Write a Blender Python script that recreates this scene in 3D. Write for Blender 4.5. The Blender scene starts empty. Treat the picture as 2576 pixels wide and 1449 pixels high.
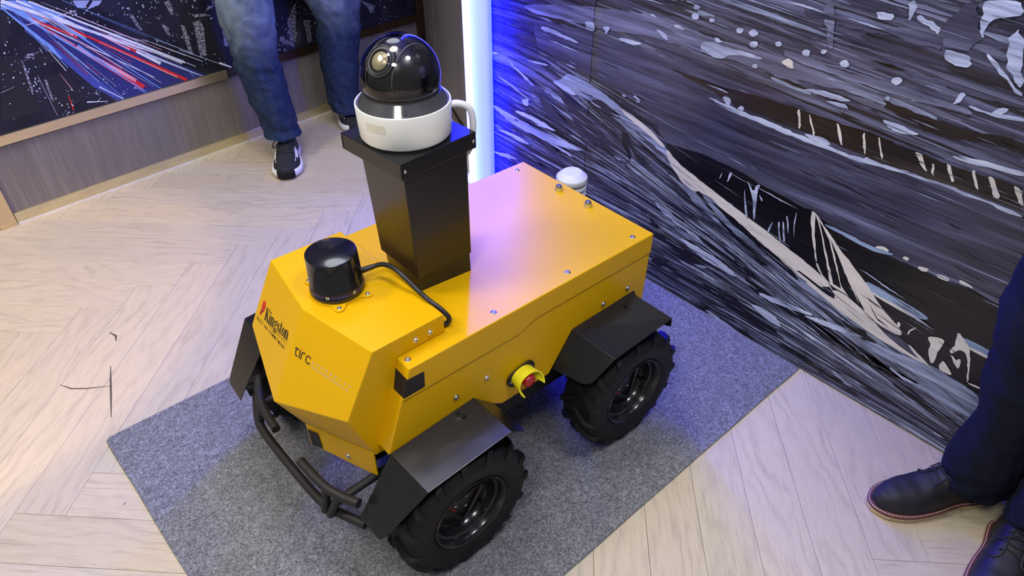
import bpy, bmesh, math, random
from mathutils import Vector, Matrix, Quaternion, noise as mnoise
C = bpy.context.scene.collection
SC = bpy.context.scene
PI = math.pi
# ------------------------------------------------------------------ camera
cam_data = bpy.data.cameras.new('camera')
cam = bpy.data.objects.new('camera', cam_data); C.objects.link(cam)
SC.camera = cam
cam_data.sensor_fit = 'HORIZONTAL'; cam_data.sensor_width = 36.0
cam_data.lens = 1770.0 / 2576.0 * 36.0
cam_data.clip_start = 0.05; cam_data.clip_end = 60
_p, _r, _y = 0.67112804, 0.00423949, 0.72129018          # pitch down, roll, heading
_f = Vector((math.sin(_y)*math.cos(_p), math.cos(_y)*math.cos(_p), -math.sin(_p)))
_rt = Vector((math.cos(_y), -math.sin(_y), 0)); _dn = _f.cross(_rt)
_R = math.cos(_r)*_rt + math.sin(_r)*_dn; _D = -math.sin(_r)*_rt + math.cos(_r)*_dn
cam.matrix_world = Matrix(((_R.x, -_D.x, -_f.x, 0), (_R.y, -_D.y, -_f.y, 0), (_R.z, -_D.z, -_f.z, 1.5), (0, 0, 0, 1)))
# ------------------------------------------------------------------ world, lamps, exposure
W = bpy.data.worlds.new('room_light'); SC.world = W; W.use_nodes = True
W.node_tree.nodes['Background'].inputs[0].default_value = (0.90, 0.95, 1.0, 1)
W.node_tree.nodes['Background'].inputs[1].default_value = 0.22
SC.view_settings.view_transform = 'Standard'; SC.view_settings.look = 'None'
SC.view_settings.gamma = 1.0; SC.view_settings.use_curve_mapping = False
SC.view_settings.exposure = 0.0
def lamp(name, kind, loc, target, power, color=(1, 1, 1), size=1.0, size_y=None, **kw):
    d = bpy.data.lights.new(name, kind); d.energy = power; d.color = color
    if kind == 'AREA':
        d.shape = 'ELLIPSE'; d.size = size; d.size_y = size_y or size
    o = bpy.data.objects.new(name, d); C.objects.link(o); o.location = loc
    o.rotation_euler = (Vector(target)-Vector(loc)).to_track_quat('-Z', 'Y').to_euler()
    for k, v in kw.items(): setattr(d, k, v)
    return o
lamp('ceiling_lamp', 'AREA', (0.50, 1.30, 2.78), (0.50, 1.30, 0), 18, (1.0, 0.95, 0.86), 0.6, 0.6)
lamp('ceiling_lamp', 'AREA', (-0.9, 1.9, 2.78), (-0.9, 1.9, 0), 46, (1.0, 0.91, 0.75), 0.7, 0.7)
lamp('ceiling_lamp', 'AREA', (1.12, 2.25, 2.78), (1.12, 2.25, 0), 13, (0.92, 0.96, 1.0), 0.8, 1.1)
lamp('ceiling_lamp', 'AREA', (-0.7, 0.0, 2.78), (-0.7, 0.0, 0), 31, (1.0, 0.96, 0.90), 0.6, 0.6)
lamp('ceiling_lamp', 'AREA', (1.00, -0.05, 2.78), (1.00, -0.05, 0), 25, (0.97, 0.97, 1.0), 0.5, 0.5)
lamp('warm_spot', 'SPOT', (-1.4, 1.3, 2.3), (-0.28, 2.33, 0), 130, (1.0, 0.66, 0.34), spot_size=math.radians(31), spot_blend=0.2, shadow_soft_size=0.05)
# ------------------------------------------------------------------ materials
MATS = {}
class NT:
    def __init__(s, name):
        s.m = bpy.data.materials.new(name); s.m.use_nodes = True
        s.n = s.m.node_tree.nodes; s.l = s.m.node_tree.links
        s.b = s.n['Principled BSDF']
    def add(s, t, **kw):
        n = s.n.new(t)
        for k, v in kw.items():
            if k.startswith('i_'):
                key = k[2:]; key = int(key) if key.isdigit() else key.replace('_', ' ')
                n.inputs[key].default_value = v
            else: setattr(n, k, v)
        return n
    def link(s, a, b): s.l.new(a, b)
    def obj(s, scale=(1, 1, 1), rot=(0, 0, 0), rnd=False):
        tc = s.add('ShaderNodeTexCoord'); mp = s.add('ShaderNodeMapping')
        mp.inputs['Scale'].default_value = scale; mp.inputs['Rotation'].default_value = rot
        src = tc.outputs['Object']
        if rnd:
            oi = s.add('ShaderNodeObjectInfo'); va = s.add('ShaderNodeVectorMath', operation='MULTIPLY_ADD')
            va.inputs[0].default_value = (37.1, 19.7, 11.3); s.link(oi.outputs['Random'], va.inputs[1]); s.link(src, va.inputs[2]); src = va.outputs[0]
        s.link(src, mp.inputs['Vector']); return mp.outputs[0]
    def noise(s, vec, scale, detail=4, rough=0.55, dist=0.0):
        n = s.add('ShaderNodeTexNoise', i_Scale=scale, i_Detail=detail, i_Roughness=rough, i_Distortion=dist)
        s.link(vec, n.inputs['Vector']); return n.outputs['Fac']
    def ramp(s, fac, stops, interp='LINEAR'):
        r = s.add('ShaderNodeValToRGB'); cr = r.color_ramp; cr.interpolation = interp
        while len(cr.elements) < len(stops): cr.elements.new(0.5)
        for e, (p, c) in zip(cr.elements, stops):
            e.position = p; e.color = (c[0], c[1], c[2], 1) if not isinstance(c, (int, float)) else (c, c, c, 1)
        s.link(fac, r.inputs[0]); return r.outputs[0]
    def mix(s, fac, a, b, mode='MIX'):
        m = s.add('ShaderNodeMix', data_type='RGBA', blend_type=mode)
        for sock, v in ((m.inputs[0], fac), (m.inputs[6], a), (m.inputs[7], b)):
            if isinstance(v, (int, float)): sock.default_value = v
            elif isinstance(v, tuple): sock.default_value = (v[0], v[1], v[2], 1)
            else: s.link(v, sock)
        return m.outputs[2]
    def math(s, op, a, b=None):
        m = s.add('ShaderNodeMath', operation=op)
        for i, v in enumerate((a, b)):
            if v is None: continue
            if isinstance(v, (int, float)): m.inputs[i].default_value = v
            else: s.link(v, m.inputs[i])
        return m.outputs[0]
    def bump(s, h, strength=0.3, dist=0.001):
        b = s.add('ShaderNodeBump', i_Strength=strength, i_Distance=dist); s.link(h, b.inputs['Height']); s.link(b.outputs[0], s.b.inputs['Normal'])
    def set(s, color=None, rough=None, metal=None, spec=None, coat=None, coat_rough=None, **kw):
        for key, v in (('Base Color', color), ('Roughness', rough), ('Metallic', metal), ('Specular IOR Level', spec), ('Coat Weight', coat), ('Coat Roughness', coat_rough)):
            if v is None: continue
            if isinstance(v, tuple): s.b.inputs[key].default_value = (v[0], v[1], v[2], 1)
            elif isinstance(v, (int, float)): s.b.inputs[key].default_value = v
            else: s.link(v, s.b.inputs[key])
        for k, v in kw.items(): s.b.inputs[k.replace('_', ' ')].default_value = v
        MATS[s.m.name] = s.m; return s.m
def plain(name, color, rough=0.5, metal=0.0, var=0.06, scale=30, bump=0.0, **kw):
    t = NT(name); v = t.obj(); f = t.noise(v, scale, 5)
    c = t.ramp(f, [(0.3, tuple(x*(1-var) for x in color)), (0.7, tuple(min(1, x*(1+var)) for x in color))])
    t.set(c, rough, metal, **kw)
    if bump: t.bump(t.noise(v, scale*8, 3), bump, 0.0006)
    return t.m
plain('yellow_paint', (0.69, 0.388, 0.001), 0.37, var=0.015, scale=6, bump=0.02, spec=0.24)
plain('yellow_plastic', (0.92, 0.83, 0.02), 0.38, var=0.03)
plain('black_paint', (0.010, 0.010, 0.011), 0.30, var=0.2, scale=60, bump=0.03)
plain('fender_black', (0.011, 0.011, 0.0115), 0.22, var=0.15, scale=60, bump=0.03)
plain('black_gloss', (0.006, 0.006, 0.008), 0.19, var=0.1, coat=0.5, coat_rough=0.03)
plain('black_matt', (0.008, 0.008, 0.009), 0.6, var=0.2, scale=80, bump=0.1)
plain('black_cable', (0.014, 0.014, 0.016), 0.42, var=0.2)
plain('patch_black', (0.004, 0.004, 0.008), 0.55, var=0.2, scale=200, bump=0.2)
plain('rubber', (0.0075, 0.007, 0.0085), 0.6, var=0.35, scale=25, bump=0.25, spec=0.25)
plain('rim_black', (0.012, 0.012, 0.014), 0.18, var=0.2)
plain('steel', (0.72, 0.72, 0.74), 0.25, metal=1.0, var=0.08)
plain('white_plastic', (0.90, 0.92, 0.88), 0.38, var=0.02)
plain('pale_plastic', (0.58, 0.61, 0.66), 0.5, var=0.03)
plain('sticker_clear', (0.74, 0.72, 0.62), 0.25, var=0.04)
plain('red_button', (0.42, 0.006, 0.012), 0.22, var=0.1)
plain('red_paint', (0.30, 0.012, 0.012), 0.4, var=0.1)
plain('print_black', (0.015, 0.012, 0.010), 0.5, var=0.1)
plain('print_brown', (0.06, 0.035, 0.015), 0.5, var=0.1)
plain('print_grey', (0.60, 0.50, 0.33), 0.5, var=0.1)
plain('print_orange', (0.80, 0.30, 0.01), 0.5, var=0.05)
plain('print_red', (0.62, 0.02, 0.012), 0.5, var=0.2)
plain('print_darkred', (0.16, 0.012, 0.008), 0.5, var=0.2)
plain('print_violet', (0.055, 0.045, 0.42), 0.3, var=0.05)
plain('print_white', (0.85, 0.85, 0.80), 0.4, var=0.03)
plain('lens_glass', (0.02, 0.02, 0.018), 0.05, var=0.1, coat=1.0)
plain('lens_reflection', (0.62, 0.55, 0.33), 0.30, metal=0.3, var=0.3, scale=40)  # blurred gold-white reflection in the lens, painted as its colour
plain('ball_black', (0.022, 0.021, 0.022), 0.28, var=0.3)
plain('ball_grey', (0.34, 0.34, 0.36), 0.3, var=0.2)
plain('bezel_dark', (0.05, 0.05, 0.052), 0.25, var=0.2)
plain('cable_white', (0.72, 0.72, 0.76), 0.45, var=0.03)
plain('housing_dark', (0.03, 0.03, 0.05), 0.4, var=0.1)
plain('plinth_white', (0.7, 0.72, 0.75), 0.25, var=0.05)
plain('skin', (0.55, 0.36, 0.26), 0.5, var=0.06)
plain('hair', (0.02, 0.015, 0.012), 0.5, var=0.3)
plain('sole_white', (0.78, 0.77, 0.72), 0.6, var=0.05)
plain('sole_tan', (0.52, 0.40, 0.24), 0.6, var=0.08)
plain('welt_brown', (0.12, 0.035, 0.035), 0.5, var=0.15)
plain('thread_white', (0.75, 0.72, 0.66), 0.7, var=0.05)
plain('knit_black', (0.014, 0.015, 0.018), 0.8, var=0.4, scale=300, bump=0.4)
plain('lace_black', (0.012, 0.012, 0.014), 0.75, var=0.3, scale=200)
plain('nubuck_navy', (0.010, 0.010, 0.016), 0.62, var=0.45, scale=30, bump=0.15)
plain('tab_red', (0.65, 0.06, 0.10), 0.6, var=0.1)
plain('shirt_grey', (0.10, 0.11, 0.13), 0.8, var=0.15)
plain('shirt_white', (0.6, 0.6, 0.62), 0.8, var=0.05)
plain('bronze_dark', (0.10, 0.065, 0.035), 0.3, metal=0.8, var=0.1)
plain('strip_blue', (0.20, 0.28, 0.42), 0.3, metal=0.5)
plain('collar_sheen', (0.055, 0.055, 0.058), 0.16, var=0.1, coat=0.4)  # black collar greyed, its bright reflections put into the base colour
plain('ceiling_white', (0.75, 0.74, 0.72), 0.8, var=0.02)
plain('recess_dark', (0.02, 0.018, 0.016), 0.6)
plain('debris', (0.085, 0.07, 0.055), 0.8)
def m_brass(name, color, rough):
    t = NT(name); v = t.obj((3, 3, 60)); f = t.noise(v, 4, 4)
    t.set(t.ramp(f, [(0.3, tuple(c*0.85 for c in color)), (0.7, color)]), rough, 0.85); return t.m
m_brass('brass', (0.80, 0.66, 0.42), 0.26)
m_brass('brass_pale', (0.80, 0.72, 0.48), 0.28)
def m_felt():
    t = NT('felt'); v = t.obj()
    f1 = t.noise(v, 260, 3, 0.7); f2 = t.noise(v, 75, 4, 0.7, 1.5); f3 = t.noise(v, 3, 2)
    c = t.ramp(t.math('ADD', t.math('MULTIPLY', f1, 0.55), t.math('MULTIPLY', f2, 0.45)), [(0.36, (0.050, 0.052, 0.058)), (0.5, (0.172, 0.178, 0.192)), (0.64, (0.37, 0.38, 0.41))])
    t.set(t.mix(t.math('MULTIPLY', f3, 0.25), c, (0.12, 0.12, 0.125)), 0.95, spec=0.1); t.bump(f1, 0.5, 0.002)
m_felt()
def m_oak():
    t = NT('oak')
    v = t.obj((1, 1, 1), rnd=True)
    def sc(s_):
        m = t.add('ShaderNodeMapping'); m.inputs['Scale'].default_value = s_; t.link(v, m.inputs['Vector']); return m.outputs[0]
    warp = t.noise(sc((1.6, 5.0, 1)), 1.4, 3, 0.5)
    sep = t.add('ShaderNodeSeparateXYZ'); t.link(v, sep.inputs[0])
    ph = t.math('ADD', t.math('MULTIPLY', sep.outputs[1], 120), t.math('MULTIPLY', warp, 46))
    rings = t.math('POWER', t.math('MULTIPLY', t.math('ADD', t.math('SINE', ph), 1.0), 0.5), 3.0)
    pores = t.noise(sc((14, 260, 1)), 1.0, 4, 0.65)
    patch = t.noise(sc((3, 9, 1)), 1.3, 3)
    porem = t.ramp(pores, [(0.52, 0.0), (0.68, 1.0)])
    g = t.math('MULTIPLY', rings, t.ramp(patch, [(0.35, 0.10), (0.65, 0.8)]))
    g = t.math('ADD', t.math('MULTIPLY', g, 0.30), t.math('MULTIPLY', porem, 0.36))
    oi = t.add('ShaderNodeObjectInfo')
    basec = t.ramp(oi.outputs['Random'], [(0.0, (0.53, 0.455, 0.318)), (0.35, (0.58, 0.51, 0.365)), (0.7, (0.52, 0.465, 0.352)), (1.0, (0.605, 0.52, 0.355))])
    cl = t.mix(t.math('MULTIPLY', t.noise(sc((2, 3, 1)), 1.0, 2), 0.35), basec, (0.50, 0.45, 0.37))
    c = t.mix(g, cl, (0.22, 0.175, 0.145))
    t.set(c, t.ramp(patch, [(0.3, 0.42), (0.7, 0.55)]), spec=0.35); t.bump(porem, -0.25, 0.0004)
m_oak()
def m_ebony():
    t = NT('wall_veneer'); v = t.obj((1, 1, 1))
    m = t.add('ShaderNodeMapping'); m.inputs['Scale'].default_value = (150, 150, 5); t.link(v, m.inputs['Vector'])
    f = t.noise(m.outputs[0], 1.0, 5, 0.65, 0.4)
    m2 = t.add('ShaderNodeMapping'); m2.inputs['Scale'].default_value = (40, 40, 2); t.link(v, m2.inputs['Vector'])
    f2 = t.noise(m2.outputs[0], 1.0, 3)
    c = t.ramp(t.math('ADD', t.math('MULTIPLY', f, 0.6), t.math('MULTIPLY', f2, 0.4)), [(0.3, (0.145, 0.128, 0.118)), (0.5, (0.182, 0.164, 0.150)), (0.68, (0.25, 0.23, 0.21))])
    t.set(c, 0.45); t.bump(f, 0.2, 0.0005)
m_ebony()
def m_denim(name, dark, light, z0, z1, wear_light):
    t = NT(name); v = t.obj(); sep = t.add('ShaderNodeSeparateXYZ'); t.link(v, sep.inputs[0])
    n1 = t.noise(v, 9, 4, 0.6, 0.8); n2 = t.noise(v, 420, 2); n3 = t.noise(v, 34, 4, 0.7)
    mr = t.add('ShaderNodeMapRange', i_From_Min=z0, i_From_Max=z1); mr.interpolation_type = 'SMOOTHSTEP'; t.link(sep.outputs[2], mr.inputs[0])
    paler = t.math('MULTIPLY', mr.outputs[0], t.ramp(n1, [(0.35, 0.35), (0.65, 1.0)]))
    paler = t.math('ADD', t.math('MULTIPLY', paler, wear_light), t.math('MULTIPLY', t.ramp(n3, [(0.45, 0.0), (0.8, 1.0)]), 0.16))
    c = t.mix(paler, dark, light)
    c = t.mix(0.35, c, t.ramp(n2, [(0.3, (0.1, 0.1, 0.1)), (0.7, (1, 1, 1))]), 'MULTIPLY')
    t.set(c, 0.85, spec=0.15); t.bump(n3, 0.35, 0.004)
m_denim('denim_blue', (0.020, 0.038, 0.085), (0.22, 0.29, 0.36), 0.43, 0.60, 0.85)  # paler above the knee: worn thighs plus the light on them, painted together
m_denim('denim_navy', (0.007, 0.009, 0.022), (0.022, 0.030, 0.060), 0.1, 0.9, 0.4)
def m_streak(name, stops, sy=2.2, sz=34, gloss=0.28, det=6, dist=0.9, speck=0.0):
    t = NT(name); tc = t.add('ShaderNodeTexCoord')
    m = t.add('ShaderNodeMapping'); m.inputs['Scale'].default_value = (1, sy, sz); m.inputs['Rotation'].default_value = (math.radians(4), 0, 0)
    t.link(tc.outputs['Object'], m.inputs['Vector'])
    big = t.noise(tc.outputs['Object'], 1.7, 2)
    f = t.noise(m.outputs[0], 1.0, det, 0.62, dist)
    f = t.math('ADD', t.math('MULTIPLY', f, 0.85), t.math('MULTIPLY', big, 0.15))
    c = t.ramp(f, stops)
    if speck:
        m2 = t.add('ShaderNodeMapping'); m2.inputs['Scale'].default_value = (1, 30, 110); t.link(tc.outputs['Object'], m2.inputs['Vector'])
        sp = t.ramp(t.noise(m2.outputs[0], 1.0, 5, 0.7), [(0.60, 0.0), (0.66, 1.0)])
        c = t.mix(t.math('MULTIPLY', sp, speck), c, (0.40, 0.42, 0.50))
    t.set(c, gloss, spec=0.4); return t.m
m_streak('mural_print', [(0.33, (0.012, 0.011, 0.019)), (0.43, (0.041, 0.042, 0.074)), (0.52, (0.081, 0.082, 0.150)), (0.62, (0.155, 0.168, 0.300)), (0.74, (0.391, 0.449, 0.736))], sy=1.0, sz=24, speck=0.18)
m_streak('tone_black', [(0.40, (0.006, 0.005, 0.006)), (0.70, (0.016, 0.015, 0.017))])
m_streak('tone_brownblack', [(0.35, (0.010, 0.008, 0.008)), (0.55, (0.024, 0.018, 0.018)), (0.72, (0.055, 0.045, 0.045))])
m_streak('tone_dark', [(0.35, (0.012, 0.011, 0.016)), (0.6, (0.042, 0.037, 0.052)), (0.75, (0.106, 0.106, 0.150))])
m_streak('tone_slate', [(0.36, (0.026, 0.026, 0.046)), (0.48, (0.054, 0.054, 0.097)), (0.60, (0.097, 0.101, 0.176)), (0.72, (0.206, 0.217, 0.370))], sy=1.6, sz=45)
m_streak('tone_gray', [(0.36, (0.066, 0.069, 0.108)), (0.52, (0.144, 0.153, 0.247)), (0.68, (0.311, 0.344, 0.538))], sy=1.5, sz=40)
m_streak('tone_ribgray', [(0.34, (0.063, 0.072, 0.112)), (0.44, (0.176, 0.208, 0.315)), (0.56, (0.315, 0.383, 0.570)), (0.70, (0.580, 0.699, 0.900))], sy=2.5, sz=50, speck=0.3)
m_streak('tone_pale', [(0.34, (0.220, 0.249, 0.363)), (0.50, (0.440, 0.510, 0.714)), (0.66, (0.660, 0.748, 0.900))], sy=4, sz=50)
m_streak('tone_white', [(0.35, (0.60, 0.60, 0.58)), (0.65, (0.78, 0.77, 0.74))])
m_streak('tone_cream', [(0.34, (0.58, 0.57, 0.56)), (0.5, (0.72, 0.69, 0.65)), (0.65, (0.78, 0.74, 0.69))])
m_streak('tone_blue', [(0.35, (0.16, 0.25, 0.44)), (0.65, (0.34, 0.45, 0.66))])
def m_city():
    t = NT('city_print'); tc = t.add('ShaderNodeTexCoord'); v = tc.outputs['Object']
    m = t.add('ShaderNodeMapping'); m.inputs['Scale'].default_value = (95, 1, 70); t.link(v, m.inputs['Vector'])
    vo = t.add('ShaderNodeTexVoronoi', i_Scale=1.0); t.link(m.outputs[0], vo.inputs['Vector'])
    dots = t.ramp(vo.outputs['Distance'], [(0.22, 1.0), (0.34, 0.0)])
    pick = t.ramp(t.noise(v, 7.0, 4, 0.6), [(0.50, 0.0), (0.60, 1.0)])
    sepc = t.add('ShaderNodeSeparateColor'); t.link(vo.outputs['Color'], sepc.inputs[0])
    keep = t.ramp(sepc.outputs[0], [(0.45, 0.0), (0.5, 1.0)])
    base = t.ramp(t.noise(v, 5, 4), [(0.35, (0.006, 0.006, 0.014)), (0.6, (0.018, 0.018, 0.036)), (0.75, (0.05, 0.05, 0.085))])
    fac = t.math('MULTIPLY', t.math('MULTIPLY', dots, pick), keep)
    t.set(t.mix(fac, base, (0.45, 0.50, 0.62)), 0.5, spec=0.3)
m_city()
def flat(name, col, rough=0.5):
    plain(name, col, rough, var=0.10, scale=40)
flat('city_road', (0.020, 0.026, 0.17)); flat('city_road2', (0.05, 0.07, 0.36)); flat('city_sky', (0.18, 0.34, 0.78)); flat('city_paleblue', (0.42, 0.53, 0.82))
flat('city_bldg', (0.010, 0.010, 0.018)); flat('city_letter', (0.30, 0.36, 0.62)); flat('city_red', (0.66, 0.015, 0.020)); flat('city_redhot', (0.85, 0.30, 0.28))
flat('city_pink', (0.78, 0.36, 0.46)); flat('city_white', (0.72, 0.76, 0.88)); flat('city_pale', (0.40, 0.42, 0.55))
def m_facade():
    t = NT('city_facade'); tc = t.add('ShaderNodeTexCoord'); m = t.add('ShaderNodeMapping'); m.inputs['Scale'].default_value = (90, 1, 140); t.link(tc.outputs['Object'], m.inputs['Vector'])
    f = t.noise(m.outputs[0], 1.0, 3, 0.6)
    t.set(t.ramp(f, [(0.40, (0.03, 0.03, 0.05)), (0.52, (0.20, 0.20, 0.27)), (0.66, (0.46, 0.47, 0.56))]), 0.3)
m_facade()
def m_led():
    t = NT('led_diffuser'); tc = t.add('ShaderNodeTexCoord'); sep = t.add('ShaderNodeSeparateXYZ'); t.link(tc.outputs['Object'], sep.inputs[0])
    mr = t.add('ShaderNodeMapRange', i_From_Min=-0.07, i_From_Max=0.07); t.link(sep.outputs[1], mr.inputs[0])
    c = t.ramp(mr.outputs[0], [(0.0, (0.00020, 0.00065, 1.25)), (0.06, (0.00025, 0.0008, 1.0)), (0.15, (0.00032, 0.0010, 0.12)), (0.25, (0.0006, 0.0016, 0.05)), (0.42, (0.0016, 0.0030, 0.035)), (0.60, (0.0062, 0.0062, 0.07)), (0.96, (0.0070, 0.0070, 0.08)), (1.0, (0.003, 0.004, 0.2))])
    t.set((0.6, 0.65, 0.8), 0.4); t.link(c, t.b.inputs['Emission Color']); t.b.inputs['Emission Strength'].default_value = 200.0
m_led()
def m_dome():
    t = NT('dome_smoke'); n = t.n; out = n['Material Output']
    tr = t.add('ShaderNodeBsdfTransparent'); tr.inputs[0].default_value = (0.82, 0.82, 0.84, 1)
    gl = t.add('ShaderNodeBsdfGlossy'); gl.inputs[0].default_value = (1, 1, 1, 1); gl.inputs['Roughness'].default_value = 0.02
    fr = t.add('ShaderNodeFresnel'); fr.inputs[0].default_value = 1.5
    mx = t.add('ShaderNodeMixShader'); t.link(fr.outputs[0], mx.inputs[0]); t.link(tr.outputs[0], mx.inputs[1]); t.link(gl.outputs[0], mx.inputs[2]); t.link(mx.outputs[0], out.inputs[0])
    MATS['dome_smoke'] = t.m
m_dome()
# ------------------------------------------------------------------ mesh helpers
class MB:
    def __init__(s): s.v = []; s.f = []; s.mi = []; s.sm = []
    def raw(s, verts, faces, mi=0, smooth=False):
        o = len(s.v); s.v += [tuple(v) for v in verts]
        for f in faces: s.f.append(tuple(i+o for i in f)); s.mi.append(mi); s.sm.append(smooth)
        return s
    def box(s, lo, hi, mi=0, M=None):
        x0, y0, z0 = lo; x1, y1, z1 = hi
        vs = [Vector(p) for p in ((x0,y0,z0),(x1,y0,z0),(x1,y1,z0),(x0,y1,z0),(x0,y0,z1),(x1,y0,z1),(x1,y1,z1),(x0,y1,z1))]
        if M is not None: vs = [M @ p for p in vs]
        return s.raw(vs, [(0,3,2,1),(4,5,6,7),(0,1,5,4),(1,2,6,5),(2,3,7,6),(3,0,4,7)], mi)
    def rings(s, rings, cap0=True, cap1=True, mi=0, smooth=True, closed=True):
        n = len(rings[0]); vs = [p for r in rings for p in r]; fs = []
        for i in range(len(rings)-1):
            for j in range(n if closed else n-1):
                a, b = i*n+j, i*n+(j+1) % n; fs.append((a, b, b+n, a+n))
        s.raw(vs, fs, mi, smooth)
        o = len(s.v)-len(vs)
        if cap0: s.f.append(tuple(o+j for j in reversed(range(n)))); s.mi.append(mi); s.sm.append(False)
        if cap1: s.f.append(tuple(o+(len(rings)-1)*n+j for j in range(n))); s.mi.append(mi); s.sm.append(False)
        return s
    def lathe(s, prof, seg=32, M=None, cap0=True, cap1=True, mi=0):
        M = M or Matrix.Identity(4)
        return s.rings([[M @ Vector((r*math.cos(2*PI*k/seg), r*math.sin(2*PI*k/seg), z)) for k in range(seg)] for r, z in prof], cap0, cap1, mi)
    def tube(s, pts, r, seg=10, sub=6, mi=0, closed=False, caps=True):
        pts = [Vector(p) for p in pts]
        if sub > 1: pts = catmull(pts, sub, closed)
        n = len(pts); rings = []; up = None
        for i, p in enumerate(pts):
            if closed: t = pts[(i+1) % n]-pts[i-1]
            else: t = pts[min(i+1, n-1)]-pts[max(i-1, 0)]
            t.normalize()
            if up is None: up = t.orthogonal().normalized()
            up = (up - t*up.dot(t)).normalized(); w = t.cross(up)
            rr = r(i/(n-1)) if callable(r) else r
            rings.append([p+up*rr*math.cos(2*PI*k/seg)+w*rr*math.sin(2*PI*k/seg) for k in range(seg)])
        if closed: rings.append(rings[0])
        return s.rings(rings, caps and not closed, caps and not closed, mi)
    def prism(s, poly, axis, a, b, mi=0):
        """polygon in the two other axes, extruded along axis from a to b"""
        def P(u, w, t): return (t, u, w) if axis == 0 else ((u, t, w) if axis == 1 else (u, w, t))
        n = len(poly)
        s.raw([P(u, w, a) for u, w in poly]+[P(u, w, b) for u, w in poly], [tuple(range(n)), tuple(range(2*n-1, n-1, -1))]+[(i, i+n, (i+1) % n+n, (i+1) % n) for i in range(n)], mi)
        return s
    def build(s, name, mats, parent=None, bevel=0, origin=None, angle=35, recalc=True, segs=2):
        me = bpy.data.meshes.new(name); vs = s.v
        if origin is not None: vs = [tuple(Vector(v)-Vector(origin)) for v in vs]
        me.from_pydata(vs, [], s.f)
        if isinstance(mats, str): mats = [mats]
        for m in mats: me.materials.append(MATS[m])
        for p, i, k in zip(me.polygons, s.mi, s.sm): p.material_index = i; p.use_smooth = k
        if recalc:
            bm = bmesh.new(); bm.from_mesh(me); bmesh.ops.recalc_face_normals(bm, faces=bm.faces); bm.to_mesh(me); bm.free()
        if any(s.sm): me.set_sharp_from_angle(angle=math.radians(angle))
        o = bpy.data.objects.new(name, me); C.objects.link(o)
        if origin is not None: o.location = origin
        if parent: o.parent = parent
        if bevel:
            b = o.modifiers.new('edge', 'BEVEL'); b.width = bevel; b.segments = segs; b.limit_method = 'ANGLE'; b.angle_limit = math.radians(28)
        return o
def catmull(p, sub, closed=False):
    n = len(p); out = []
    for i in range(n if closed else n-1):
        p0, p1, p2, p3 = (p[(i-1) % n], p[i], p[(i+1) % n], p[(i+2) % n]) if closed else (p[max(i-1, 0)], p[i], p[i+1], p[min(i+2, n-1)])
        for k in range(sub):
            t = k/sub; out.append(0.5*((2*p1)+(p2-p0)*t+(2*p0-5*p1+4*p2-p3)*t*t+(3*p1-p0-3*p2+p3)*t**3))
    if not closed: out.append(p[-1])
    return out
def empty(name, loc, rz=0):
    o = bpy.data.objects.new(name, None); C.objects.link(o); o.location = loc; o.rotation_euler = (0, 0, rz); o.empty_display_size = 0.1; return o
def tag(o, label=None, cat=None, group=None, kind=None):
    if label: o['label'] = label
    if cat: o['category'] = cat
    if group: o['group'] = group
    if kind: o['kind'] = kind
    return o
def frame(O, X, Y):
    """matrix with local x along X, y along Y (made square), z out"""
    X = Vector(X).normalized(); Y = Vector(Y); Z = X.cross(Y).normalized(); Y = Z.cross(X)
    return Matrix(((X.x, Y.x, Z.x, O[0]), (X.y, Y.y, Z.y, O[1]), (X.z, Y.z, Z.z, O[2]), (0, 0, 0, 1)))
def axis_frame(O, Z, hint=(0, 0, 1)):
    Z = Vector(Z).normalized(); h = Vector(hint)
    if abs(Z.dot(h)) > 0.95: h = Vector((1, 0, 0))
    X = h.cross(Z).normalized(); return frame(O, X, Z.cross(X))
def text_mesh(txt, size=1.0, offset=0.0, spacing=1.0):
    cu = bpy.data.curves.new('lettering', 'FONT'); cu.body = txt; cu.size = size; cu.offset = offset; cu.space_character = spacing; cu.resolution_u = 4
    o = bpy.data.objects.new('lettering', cu); C.objects.link(o)
    dg = bpy.context.evaluated_depsgraph_get(); me = bpy.data.meshes.new_from_object(o.evaluated_get(dg))
    vs = [v.co.copy() for v in me.vertices]; fs = [tuple(p.vertices) for p in me.polygons]
    bpy.data.objects.remove(o); bpy.data.meshes.remove(me); return vs, fs
def screw(parent, pos, nrm, r=0.0048, name='screw', mat='steel'):
    M = axis_frame(pos, nrm)
    m = MB(); m.lathe([(r*1.25, -0.001), (r*1.25, 0.0006), (r, 0.0008), (r*0.97, r*0.32), (r*0.80, r*0.50), (r*0.46, r*0.54), (r*0.44, r*0.15)], 14, M)
    return m.build(name, mat, parent)

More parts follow.
